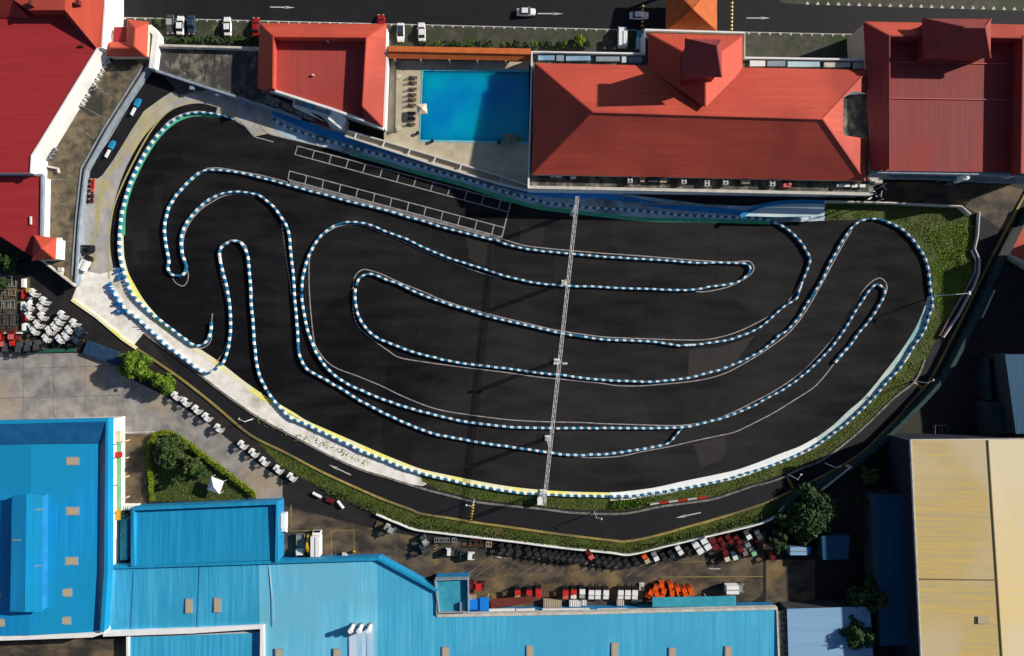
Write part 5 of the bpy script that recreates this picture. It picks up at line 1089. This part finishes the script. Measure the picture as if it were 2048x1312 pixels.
for x, y, a, lab in ((272,216,62,'upper'),(221,300,62,'lower')):
    c = P(x, y, 0); r = empty('mobile_barrier', c, f'{lab} blue and white plastic barrier pair on the dark left lane', 'barrier', 'barrier pairs on the left lane'); r.rotation_euler.z = math.radians(a)
    MB().box((1.1, 0, .45), (1.7, 1.0, .85), taper=.85).box((2.1, 0, .4), (.5, .7, .7), taper=.8).build('blue_section', 'bluebox' if 0 else mat('sky_blue_plastic', (0.02, 0.25, 0.48), rough=.5), r, local=True); MB().box((-1.0, 0, .35), (2.1, .42, .65), taper=.9).build('white_section', 'white_plastic', r, local=True)
# excavator
r = empty('excavator', P(621,1104,0), 'yellow excavator with long raised arm beside the white box trucks', 'excavator'); b = P(624,1112,0)
MB().box(b + Vector((0,0,1.1)), (1.9,1.6,1.1), taper=.9).build('body', 'yellow', r); MB().box(b + Vector((-.4,.3,2.0)), (.9,1.0,1.0), taper=.85).build('cab', 'glass', r)
MB().bar(b + Vector((0,.5,1.5)), b + Vector((-.3,3.0,3.0)), .55).bar(b + Vector((-.3,3.0,3.0)), b + Vector((-.5,4.9,1.4)), .45).build('boom_arm', 'yellow', r); MB().box(b + Vector((-.5,5.1,.9)), (.9,.6,.9), taper=.6).build('bucket', 'yellow', r)
for s_ in (-.8, .8): MB().box(b + Vector((s_,0,.35)), (.45,2.4,.65), taper=.8).build('track', 'dark', r)
o = MB().box(P(689,1108,.5), (1.2,.6,.8), taper=.8).cyl(P(684,1109,.3), P(695,1109,.3), .35, 10).build('compressor', 'white_steel'); tag(o, 'small white compressor beside the yellow post near the roof edge', 'machine')
o = MB().cyl(P(708,1103,0), P(708,1103,1.6), .35, 10, .2).build('yellow_bollard', 'yellow'); tag(o, 'yellow bollard near the edge of the pale blue factory roof', 'bollard')
for (x, y, a, m, lab) in ((635,989,-28,'white_wall','white pole barrier upper left of the pair by the grass bank'),(682,1008,-52,'white_wall','white pole barrier lower right of the pair by the grass bank')):
    r = empty('barrier_plank', P(x, y, 0), lab, 'barrier', 'white planks by the grass bank'); r.rotation_euler.z = math.radians(a)
    MB().box((0,0,.45), (2.3,.42,.6), taper=.95).build('plank', m, r, local=True); MB().box((-.9,0,.08), (.3,.7,.14)).build('foot', 'dark', r, local=True); MB().box((.9,0,.08), (.3,.7,.14)).build('foot', 'dark', r, local=True)
r = empty('red_trolley', P(661,1000,0), 'low dark red trolley lying between the two white planks', 'trolley'); c = P(661,1000,0)
MB().box(c + Vector((0,0,.4)), (2.0,.9,.35), rz=-.4).build('bed', 'dkred', r); MB().bar(c + Vector((.9,-.3,.5)), c + Vector((1.6,-.7,.9)), .1).build('handle', 'dark', r)
# forklifts
def make_forklift():
    r = empty('forklift', (0, 0, 0))
    MB().box((-.1, 0, .5), (1.7, .95, .55), taper=.96).build('chassis', 'dark', r, local=True)
    mb = MB(); mb.add([(-1.35,-.5,.3),(-.38,-.56,.3),(-.38,.56,.3),(-1.35,.5,.3),(-1.35,-.56,1.5),(-.38,-.58,1.62),(-.38,.58,1.62),(-1.35,.56,1.5)], [(3,2,1,0),(4,5,6,7),(0,1,5,4),(1,2,6,5),(2,3,7,6),(3,0,4,7)]); mb.build('counterweight', 'white_car', r, local=True)
    MB().box((-.1,0,.95), (.5,.5,.14)).box((-.32,0,1.2), (.1,.46,.42)).build('seat', 'dark', r, local=True)
    mb = MB().box((.16, 0, 1.95), (1.06, 1.18, .08), taper=.97)
    for x in (-.45, .45):
        for y in (-.46, .46): mb.bar((x * 1.1 + .1, y, .9), (x + .12, y, 2.05), .06)
    mb.build('overhead_guard', 'white_car', r, local=True)
    mb = MB()
    for y in (-.36, .36): mb.bar((.86, y, .1), (.82, y, 2.1), .12)
    for z in (.4, 1.2, 2.05): mb.bar((.92, -.62, z), (.92, .62, z), .14)
    mb.build('mast', 'grey', r, local=True)
    for y in (-.25, .25): MB().bar((.92, y, .55), (.92, y, .1), .09).bar((.92, y, .1), (1.4, y, .09), .1, .05).build('fork', 'darkgrey', r, local=True)
    wheels(r, (-.85, .55), .40, .26, .2)
    return r
FK = make_forklift(); FK_used = [False]
def forklift(x, y, a, cw, guard, label, group, s=1.0, mast='grey'):
    if FK_used[0]: o = copy_tree(FK)
    else: o = FK; FK_used[0] = True
    o.location = P(x, y, .02); o.rotation_euler.z = math.radians(a); o.scale = (s, s, s)
    tag(o, label, 'forklift', group)
    FKL.append((o, cw, guard, mast)); return o
FKL = []
A1 = [(75,587),(96,603),(90,615),(68,614),(67,632),(92,633),(84,649),(77,662),(107,662),(101,677),(132,631),(126,643),(118,654),(156,647),(147,660),(140,672),(128,679)]
l1 = ['alone at the upper tip of the cluster','upper one of the pair right of the tip','lower one of the pair right of the tip','upper one at the left edge of the cluster','lower one at the left edge, beside the white rail','in the middle of the cluster left half','above the lower left pair of the cluster','lowest at the left, beside the dark red machines','right neighbour at the bottom middle','lowest at the bottom middle of the cluster','upper one of the middle slanting row','second from the top of the middle slanting row','third from the top of the middle slanting row','upper one of the right slanting row','second from the top of the right slanting row','third from the top of the right slanting row','single headed one at the foot of the right row']
for (x, y), l in zip(A1, l1): forklift(x, y, -43 + random.uniform(-5, 5), 'white_car', 'white_car', 'white forklift ' + l, 'white forklifts clustered at the left edge', .93, 'white_steel')
A2_ = [(358,792),(377,804),(399,819),(419,834),(443,856),(490,889),(512,905),(533,922),(561,938),(588,953)]
for i, (x, y) in enumerate(A2_): forklift(x, y, -37 + random.uniform(-3, 3), 'white_car', 'white_car', f'{ORD[i]} white forklift from the upper left in the slanting line below the yellow kerb', 'white forklifts lined up below the road', .95, 'white_steel')
dk_ = [(1006,1092),(1021,1093),(1037,1096),(1058,1099),(1073,1101),(1088,1102),(1101,1106),(1113,1107),(1125,1109),(1139,1111),(1151,1112),(1163,1112),(1194,1115),(1208,1117),(1222,1118),(1236,1120),(1253,1122),(1271,1119),(1326,1110),(1341,1105),(1376,1097)]
for i, (x, y) in enumerate(dk_): forklift(x, y + 2, -58 + random.uniform(-6, 6), 'dark', 'blackish', f'{ORD[i]} dark grey forklift from the left in the row under the white wall', 'dark forklifts under the long white wall', .95, 'dark')
for (x, y, cw, gd, lab) in ((1180,1108,'dkred','pink','faded red forklift among the dark ones under the white wall'),(1291,1116,'orange','tan','orange topped forklift right of the bend of the white wall'),(1309,1111,'grey','white_car','small white forklift right of the orange topped one'),(1357,1099,'white_car','white_car','bright white forklift in the middle of the right row'),
  (1394,1094,'white_car','white_car','white forklift with tall mast left of the largest white one'),(1409,1086,'white_car','white_car','largest white forklift in the row under the white wall'),(1425,1086,'dkred','dkred','dark red forklift just right of the largest white one'),(1441,1082,'dkred','dkred','dark red forklift nearest the wall, left of the red pair'),
  (1456,1077,'dkred','dkred','dark red forklift with its back to the wall right of centre'),(1473,1078,'dkred','dkred','dark red forklift near the wall at the right end'),(1492,1068,'darkgrey','white_car','forklift with a small bright white roof at the right end'),(1513,1068,'darkgrey','darkgrey','black forklift in the far right corner by the wall'),
  (1449,1112,'dkred','cream_wall','forklift with cream roof and red body in front of the row'),(1465,1109,'navy_car','pale_blue','forklift with pale blue roof in front of the row'),(1445,1098,'dkred','dkred','red forklift behind the cream roofed one'),(1475,1093,'dkred','dkred','dark red forklift in the second line at right'),
  (1490,1084,'darkgrey','grey','grey forklift in the second line at right'),(1485,1100,'tan','kerb_grey','tan forklift in the third line at right'),(1502,1101,'grey','greenbox','forklift with pale green roof at the right end'),(1514,1086,'dkred','dkred','dark red forklift at the far right of the second line'),
  (1539,1109,'dkred','dkred','red forklift beyond the dark drain at far right')):
    forklift(x, y, -60 + random.uniform(-10, 10), cw, gd, lab, 'coloured forklifts at the right of the yard', 1.0 if 'largest' not in lab else 1.3, 'dark')
for (x, y, cw, gd, lab) in ((1035,1180,'tan','red','red forklift with tan rear, leftmost of the lower row'),(1058,1180,'darkgrey','red','red forklift with black rear, second in the lower row'),(1076,1178,'red','red','all red forklift beside the tan pallet stack'),(1130,1180,'pink','red','red forklift with pink rear in the lower row'),(1146,1179,'white_car','red','red forklift with white rear left of the white ones'),(1163,1178,'silver_car','white_car','narrow white forklift with grey windows in the lower row')):
    forklift(x, y, 90, cw, gd, lab, 'red forklifts in the lower row', 1.12, 'dark')
for i, x in enumerate((1181, 1194, 1210, 1239, 1253, 1267)): forklift(x, 1180, 90, 'white_car', 'white_car' if i < 5 else 'white_car', f'{ORD[i]} square white forklift from the left in the lower row', 'white forklifts in the lower row', 1.12, 'dark')
og = [(1298,1181),(1308,1172),(1311,1184),(1320,1167),(1324,1179),(1339,1168),(1341,1182),(1353,1175),(1366,1178),(1378,1176)]
for i, (x, y) in enumerate(og): forklift(x, y, 90 + random.uniform(-25, 25), 'orange', 'orange', f'{ORD[i]} orange forklift from the left in the tight orange cluster', 'orange forklifts in a tight cluster', .95, 'orange')
for i, (x, y, m) in enumerate(((10,673,'red'),(34,672,'pink'),(14,686,'pink'),(37,684,'red'),(22,696,'darkgrey'),(48,697,'darkgrey'),(66,694,'darkgrey'),(84,692,'darkgrey'),(168,665,'navy_car'),(162,680,'navy_car'))):
    forklift(x, y, -90 if i < 8 else -45, 'dkred' if i < 4 else m, m, ['upper left red forklift of the four at the left picture edge','upper right red forklift of the four at the left picture edge','lower left red forklift of the four at the left picture edge','lower right red forklift of the four at the left picture edge','first black forklift below the red ones','second black forklift below the red ones','third black forklift right of the red ones','fourth black forklift below the white cluster','navy forklift right of the white cluster, upper one','navy forklift right of the white cluster, lower one'][i], 'machines at the left picture edge', 1.1, 'dark')
forklift(783,1055,-30,'silver_car','silver_car','pale forklift beside the start of the white wall','forklifts below the grass bank',1.1); forklift(851,1078,-60,'darkgrey','silver_car','dark forklift with pale roof left of the small pickups','forklifts below the grass bank',1.0); forklift(957,1166,0,'red','red','large red machine with round top beside the teal annex','forklifts below the grass bank',1.4,'dkred')
forklift(943,1168,90,'dkred','dkred','very dark red machine squeezed against the teal annex','forklifts below the grass bank',1.2,'dark'); forklift(851,1096,-60,'darkgrey','darkgrey','dark machine above the yellow hatching','forklifts below the grass bank',1.1,'dark')
for o, cw, gd, ms in FKL: recolour(o, {'counterweight': cw, 'overhead_guard': gd, 'mast': ms})
# pallets and steel frames
def pallet(x, y, w, d_, h, m, lab, rz=0):
    c = P(x, y, 0); r = empty('pallet_stack', c, lab, 'pallets'); r.rotation_euler.z = rz; n = max(2, int(h / .16))
    for k in range(min(n, 4)):
        mb = MB()
        for q in range(6): mb.box((-w / 2 + (q + .5) * w / 6, 0, .14 + k * .17), (w / 6 * .8, d_, .03))
        for q in (-1, 0, 1): mb.box((0, q * d_ * .45, .07 + k * .17), (w, .08, .1))
        mb.build('pallet', m, r, local=True)
pallet(1090,1180,1.9,2.8,.7,'wood','light wooden pallet stack beside the all red forklift'); pallet(1105,1180,1.6,2.8,.5,'wood','second wooden pallet stack in the lower row'); pallet(1283,1172,1.2,1.8,.5,'trim_pale','pale pallet stack between white and orange forklifts')
pallet(761,1051,2.3,1.6,.4,'wood','brown pallet stack beside the start of the white wall',-.4)
def frame(px, py, w, d_, lab, m='steel', h=1.5, rz=0):
    c = P(px, py, 0); r = empty('steel_frame', c, lab, 'frame'); r.rotation_euler.z = rz; mb = MB()
    for z in (.2, h):
        for y in (-d_ / 2, d_ / 2): mb.bar((-w / 2, y, z), (w / 2, y, z), .1)
        for x in (-w / 2, 0, w / 2): mb.bar((x, -d_ / 2, z), (x, d_ / 2, z), .1)
    mb.build('rails', m, r, local=True)
    for x in (-w / 2, w / 2):
        for y in (-d_ / 2, d_ / 2): MB().bar((x, y, 0), (x, y, h), .1).build('leg', m, r, local=True)
frame(18,563,3.4,2.4,'upper grey steel frame at the left picture edge','grey'); frame(17,609,3.0,1.8,'middle grey steel frame at the left picture edge','grey'); frame(18,585,3.2,1.4,'narrow grey steel frame between the other two at left','kerb_grey'); frame(22,640,3.4,2.6,'lower dark steel frame above the red forklifts','darkgrey')
for i, x in enumerate((874, 884, 895, 909)): frame(x, 1079, 1.0, .9, f'{ORD[i]} small pale frame from the left under the white wall', 'grey', .9)
frame(951,1083,2.6,1.3,'rust red frame under the white wall','rust',1.0); frame(978,1087,1.2,1.0,'tan frame right of the rust red one','tan',1.0); frame(1878,860,3.2,2.4,'dark frame in the shaded yard above the yellow warehouse','kerb_grey',1.2)
r = empty('rail_block', P(48,610,0), 'broken red and white block rail left of the white forklift cluster', 'barrier')
for (x, y, l_, m) in ((48,566,2.2,'white_wall'),(47,612,2.2,'white_wall'),(49,655,2.2,'white_wall'),(48,589,2.2,'red'),(49,634,2.0,'red')): MB().box(P(x, y, .4), (.85, l_, .7), taper=.9).build('white_block' if m != 'red' else 'red_block', m, r)
r = empty('rail_section', P(57,612,0), 'white rail sections touching the white forklift cluster', 'barrier')
for pth in ([(58,594),(57,630)], [(56,648),(63,665)]): mb = MB(); wall(mb, pth, .5, 0, .8); mb.build('section', 'white_plastic', r)
o = MB().box(P(59,581,.6), (1.1,1.2,1.2), taper=.8).build('yellow_bin', 'yellow'); tag(o, 'yellow bin above the white rail at left', 'bin')
mb = MB().box(P(24,665,.6), (5.2,.5,1.0)); o = mb.build('white_bench', 'white_wall'); tag(o, 'white low bench across the dark red machines at left', 'bench')
mb = MB(); wall(mb, [(-20,664),(60,662)], .3, 0, 1.2); wall(mb, [(70,702),(150,700)], .8, 0, .4); o = mb.build('green_rail', 'teal_roof'); o.data.materials[0] = mat('green_rail_paint', (0.02, 0.10, 0.06), rough=.6); tag(o, 'dark green rail at the edge of the concrete yard', 'rail')
mb = MB(); wall(mb, [(170,694),(245,722)], 3.0, 0, 1.0); o = mb.build('blue_tarpaulin', mat('navy_tarp', (0.01, 0.035, 0.09), (0.02, 0.06, 0.12), scale=1)); tag(o, 'dark navy tarpaulin heap beside the bright green tree', 'tarpaulin')
r = empty('blue_tyre_stack', P(243,618,0), 'heap of loose blue drums beside the short outer barrier', 'drums'); 
for k in range(14):
    c = P(236 + random.random() * 16 - 4, 602 + random.random() * 24, 0); MB().cyl(c, c + Vector((0,0,.7)), .3, 10, .27).build('drum', mat('cobalt_plastic', (0.012, 0.14, 0.45), rough=.5), r)
for k in range(9):
    c = P(219 + random.random() * 8 - 3 + k, 570 + k * 3, 0); MB().cyl(c, c + Vector((0,0,.7)), .27, 10, .25).build('drum', mat('cobalt_plastic', (0, 0, 0)), r)
r = empty('blue_tyre_stack', P(240,548,0), 'blue drums between the left barrier and the bright apron', 'drums')
for k in range(7):
    c = P(235 + random.random() * 8, 538 + k * 3.5, 0); MB().cyl(c, c + Vector((0,0,.7)), .28, 10, .25).build('drum', mat('cobalt_plastic', (0, 0, 0)), r)
mb = MB()
for k in range(16): a = P(255 + k * 2.6 + random.random() * 4, 628 + k * 1.9 + random.random() * 5, .1 + random.random() * .4); mb.bar(a, a + Vector((random.uniform(-1,1), random.uniform(-.7,.7), random.uniform(0,.3))), .12)
o = mb.build('scrap_heap', 'kerb_grey'); tag(o, 'scattered grey scrap beside the short outer barrier', 'scrap')
# garden gazebo
r = empty('garden_tent', P(430,971,0), 'white square tent in the hedged garden', 'tent'); c = P(430,971,2.6)
v = []; a0 = math.radians(-20)
for k in range(4): q = a0 + math.pi / 4 + k * math.pi / 2; v.append(Vector((c.x + 2.15 * math.cos(q), c.y + 2.15 * math.sin(q), 2.5)))
w_ = [p - Vector((0,0,.3)) for p in v]
mk('canopy', v + [Vector((c.x, c.y, 3.5))] + w_, [(0,1,4),(1,2,4),(2,3,4),(3,0,4),(0,1,6,5),(1,2,7,6),(2,3,8,7),(3,0,5,8)], 'white_wall', r)
for p in v: MB().bar((p.x, p.y, 0), (p.x, p.y, 2.4), .08).build('leg', 'steel', r)
# ------------------------------------------------------------------ plants
def crown_mesh(n, rad, h0, h1, leaf, clumps, squash=1.0, seed=0):
    rnd = random.Random(seed); cl = []
    for k in range(clumps):
        a = rnd.uniform(0, 6.283); q = math.sqrt(rnd.random()) * .92; zz = rnd.random()
        rr = rad * q * (1 - .35 * zz); cl.append((Vector((rr * math.cos(a), rr * math.sin(a) * squash, h0 + (h1 - h0) * zz * (1 - .45 * q))), rad * rnd.uniform(.16, .32)))
    v = []; f = []
    for k in range(n):
        c, s_ = cl[rnd.randrange(clumps)]
        d = Vector((rnd.gauss(0, 1), rnd.gauss(0, 1), rnd.gauss(0, .8))).normalized() * s_ * rnd.uniform(.5, 1.05); p = c + d
        nn = (d + Vector((rnd.uniform(-1, 1), rnd.uniform(-1, 1), rnd.uniform(0, 1.4))) * s_).normalized(); t = nn.cross(Vector((rnd.uniform(-1, 1), rnd.uniform(-1, 1), rnd.uniform(-1, 1)))).normalized(); u = nn.cross(t)
        l = leaf * rnd.uniform(.6, 1.3); b = len(v); v += [p - t * l, p + u * l * .45, p + t * l, p - u * l * .45]; f.append((b, b + 1, b + 2, b + 3))
    return v, f
def plant(name, px, py, rad, h, label, cat, m, n=2500, leaf=.35, trunk=True, group=None, squash=1.0, h0=None, clumps=40, seed=1, z=0):
    c = P(px, py, h * .6); r = empty(name, (c.x, c.y, z), label, cat, group)
    h0 = h * .35 if h0 is None else h0
    v, f = crown_mesh(n, rad, h0, h, leaf, clumps, squash, seed)
    me = bpy.data.meshes.new('crown'); me.from_pydata([tuple(q) for q in v], [], f); me.materials.append(M[m]); o = bpy.data.objects.new('crown' if trunk else 'foliage', me); C.objects.link(o); o.parent = r
    if trunk:
        mb = MB().cyl((0, 0, 0), (0, 0, h * .55), .12 + rad * .05, 10, .05 + rad * .03)
        for k in range(6): a = k * 1.05 + seed; mb.cyl((0, 0, h * (.3 + .04 * k)), (rad * .6 * math.cos(a), rad * .6 * math.sin(a), h * .7), .04 + rad * .015, 6, .03)
        mb.build('trunk', 'bark', r, local=True)
    else: MB().cyl((0, 0, 0), (0, 0, h * .6), .06, 6, .03).build('stem', 'bark', r, local=True)
    return r
plant('leafy_tree', 266, 728, 3.7, 6.0, 'bright green leafy tree beside the concrete yard, left of the pair', 'tree', 'leaf_bright', 5200, .46, seed=3, clumps=34)
plant('leafy_tree', 325, 768, 3.0, 5.0, 'mid green leafy tree right of the bright green one', 'tree', 'leaf_bright', 3600, .42, seed=4, clumps=26)
plant('leafy_tree', 292, 752, 2.0, 4.0, 'small leafy tree between the two larger ones by the yard', 'tree', 'leaf_bright', 2600, .3, seed=14, clumps=24)
plant('leafy_tree', 335, 905, 3.8, 6.0, 'bushy olive tree in the upper left of the hedged garden', 'tree', 'leaf_mid', 5500, .30, seed=5, clumps=40)
plant('leafy_tree', 382, 930, 2.6, 5.0, 'round feathery tree in the middle of the hedged garden', 'tree', 'leaf_mid', 3500, .28, seed=6, clumps=30)
plant('leafy_tree', 354, 962, 1.7, 4.2, 'thin dark tree above the lawn in the hedged garden', 'tree', 'leaf_dark', 1100, .28, seed=7, clumps=14)
plant('leafy_tree', 402, 946, 1.5, 3.4, 'small dark tree left of the white tent', 'tree', 'leaf_dark', 1200, .28, seed=8, clumps=14)
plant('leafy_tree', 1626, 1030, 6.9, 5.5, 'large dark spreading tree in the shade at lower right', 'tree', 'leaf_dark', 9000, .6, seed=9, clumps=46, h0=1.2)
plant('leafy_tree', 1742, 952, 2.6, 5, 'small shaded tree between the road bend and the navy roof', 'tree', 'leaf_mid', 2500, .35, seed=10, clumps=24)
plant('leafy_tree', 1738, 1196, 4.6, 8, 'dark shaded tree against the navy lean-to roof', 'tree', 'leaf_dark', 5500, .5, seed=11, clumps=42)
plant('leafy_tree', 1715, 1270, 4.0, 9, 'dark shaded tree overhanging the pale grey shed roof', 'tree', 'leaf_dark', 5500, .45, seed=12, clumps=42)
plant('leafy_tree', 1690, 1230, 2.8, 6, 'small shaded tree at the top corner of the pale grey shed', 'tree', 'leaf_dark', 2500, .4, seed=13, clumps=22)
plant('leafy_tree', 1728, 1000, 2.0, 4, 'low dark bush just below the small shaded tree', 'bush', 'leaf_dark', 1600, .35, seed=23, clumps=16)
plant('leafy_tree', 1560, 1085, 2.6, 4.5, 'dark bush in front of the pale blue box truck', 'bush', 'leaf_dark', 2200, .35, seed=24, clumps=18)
plant('round_bush', 312, 43, 1.2, 2.2, 'round clipped bush beside the small red lodge', 'bush', 'leaf_mid', 2200, .16, trunk=False, seed=15, clumps=18)
plant('round_bush', 1160, 80, 1.5, 2.6, 'yellow green spiky shrub above the left end of the hall', 'bush', 'leaf_hedge', 1300, .3, trunk=False, seed=16, clumps=14)
plant('round_bush', 12, 520, 3.0, 4, 'dark bush in the shade of the red annex, nearest the picture edge', 'bush', 'leaf_dark', 2600, .35, trunk=False, seed=17, clumps=26)
plant('round_bush', 8, 566, 1.6, 2.5, 'dark bush above the steel frames at the left edge', 'bush', 'leaf_dark', 900, .35, trunk=False, seed=27, clumps=14)
k_ = 0
for x in list(range(330, 512, 15)):
    plant('planting_shrub', x, 79 + (k_ % 3), 1.0 + (k_ % 4) * .15, 1.3 + (k_ % 2) * .4, f'{ORD[k_]} shrub from the left in the bed below the three parked cars', 'shrub', 'leaf_dark' if k_ % 3 else 'leaf_mid', 420, .26, trunk=False, group='shrubs behind the left parking bays', seed=30 + k_, clumps=8); k_ += 1
k_ = 0
for x in list(range(842, 1192, 16)):
    plant('planting_shrub', x, 87 + (k_ % 3) * 1.5, .7 + (k_ * 7 % 5) * .14, 1.1 + (k_ % 4) * .5, f'{ORD[k_]} shrub from the left in the bed along the orange walkway', 'shrub', ['leaf_dark', 'leaf_mid', 'leaf_bright', 'leaf_dark'][k_ % 4], 380, .26, trunk=False, group='shrubs along the orange walkway', seed=60 + k_, clumps=7); k_ += 1
def hedge(name, path, w, h, label, m='leaf_hedge', n=200, z0=0):
    pp = catmull(path, n=6); v = []; f = []; rnd = random.Random(5)
    tot = sum((b - a).length for a, b in zip(pp, pp[1:])) * S
    N_ = int(n * tot)
    segs = [(a, b, (b - a).length * S) for a, b in zip(pp, pp[1:])]
    for k in range(N_):
        u = rnd.random() * tot
        for a, b, l in segs:
            if u < l: break
            u -= l
        q = a.lerp(b, min(1, u / l)); c = P(q.x, q.y, h)
        p = Vector((c.x + rnd.uniform(-w, w) * (.8 + .3 * math.sin(k * .001 + c.x)), c.y + rnd.uniform(-w, w), z0 + h * (rnd.random() ** .5) + .15 * math.sin(c.x * 2) * math.cos(c.y * 2)))
        t = Vector((rnd.gauss(0, 1), rnd.gauss(0, 1), rnd.gauss(0, .6))).normalized(); uu = t.cross(Vector((rnd.gauss(0, 1), rnd.gauss(0, 1), rnd.gauss(0, 1)))).normalized(); l_ = rnd.uniform(.1, .24); b_ = len(v)
        v += [p - t * l_, p + uu * l_ * .6, p + t * l_, p - uu * l_ * .6]; f.append((b_, b_ + 1, b_ + 2, b_ + 3))
    me = bpy.data.meshes.new(name); me.from_pydata([tuple(q) for q in v], [], f); me.materials.append(M[m]); o = bpy.data.objects.new(name, me); C.objects.link(o); return tag(o, label, 'hedge')
hedge('garden_hedge', [(302,1000),(300,960),(296,915),(298,885),(312,869),(335,866),(362,878),(400,908),(440,938),(480,968),(508,990)], .55, 1.2, 'bright green clipped hedge round the left and upper sides of the garden')
hedge('weed_strip', [(640,972),(700,1000),(760,1024),(830,1050),(920,1064),(1000,1074),(1100,1086)], .9, .7, 'overgrown weeds along the inner side of the long white wall, left part', 'leaf_mid', 30)
hedge('weed_strip', [(1120,1090),(1200,1099),(1258,1104),(1330,1088),(1400,1070),(1480,1048),(1540,1028)], .9, .7, 'overgrown weeds along the inner side of the long white wall, right part', 'leaf_mid', 30)
hedge('weed_strip', [(1225,1010),(1240,1008),(1262,1008),(1285,1003),(1300,1000)], .9, .9, 'bright weeds on the grass bank right of the truss foot', 'leaf_bright', 90)
hedge('weed_strip', [(510,832),(530,846),(560,858),(600,876),(650,888),(700,910),(740,928)], .9, .2, 'dry weeds growing through the bright concrete apron', 'leaf_hedge', 9)
hedge('weed_strip', [(1850,462),(1880,470),(1905,500),(1915,540),(1925,470),(1935,450)], 2.2, .6, 'yellow green tufts on the grass at the right end', 'leaf_hedge', 24)
# ------------------------------------------------------------------ camera and light
cam = bpy.data.cameras.new('camera'); co = bpy.data.objects.new('camera', cam); C.objects.link(co)
co.location = (0, 0, H); co.rotation_euler = (0, 0, 0); cam.sensor_width = 36; cam.lens = 36 * H / 240.0; cam.clip_end = 6000; cam.clip_start = 1
scene.camera = co
el = math.radians(26); sd = Vector((.94 * math.cos(el), .35 * math.cos(el), math.sin(el))).normalized()
sun = bpy.data.lights.new('sun', 'SUN'); sun.energy = 4.9; sun.angle = math.radians(.85); sun.color = (1.0, .93, .82)
so = bpy.data.objects.new('sun', sun); C.objects.link(so); so.rotation_euler = sd.to_track_quat('Z', 'Y').to_euler()
wd = bpy.data.worlds.new('World'); scene.world = wd; wd.use_nodes = True; N = wd.node_tree.nodes; bg = N['Background']
sk = N.new('ShaderNodeTexSky'); sk.sky_type = 'NISHITA'; sk.sun_disc = False; sk.air_density = .6; sk.dust_density = .5; sk.sun_elevation = el; sk.sun_rotation = math.atan2(sd.x, sd.y)
wd.node_tree.links.new(sk.outputs['Color'], bg.inputs['Color']); bg.inputs['Strength'].default_value = .07
vs = scene.view_settings; vs.view_transform = 'Standard'; vs.look = 'None'; vs.gamma = 1; vs.exposure = 0.30
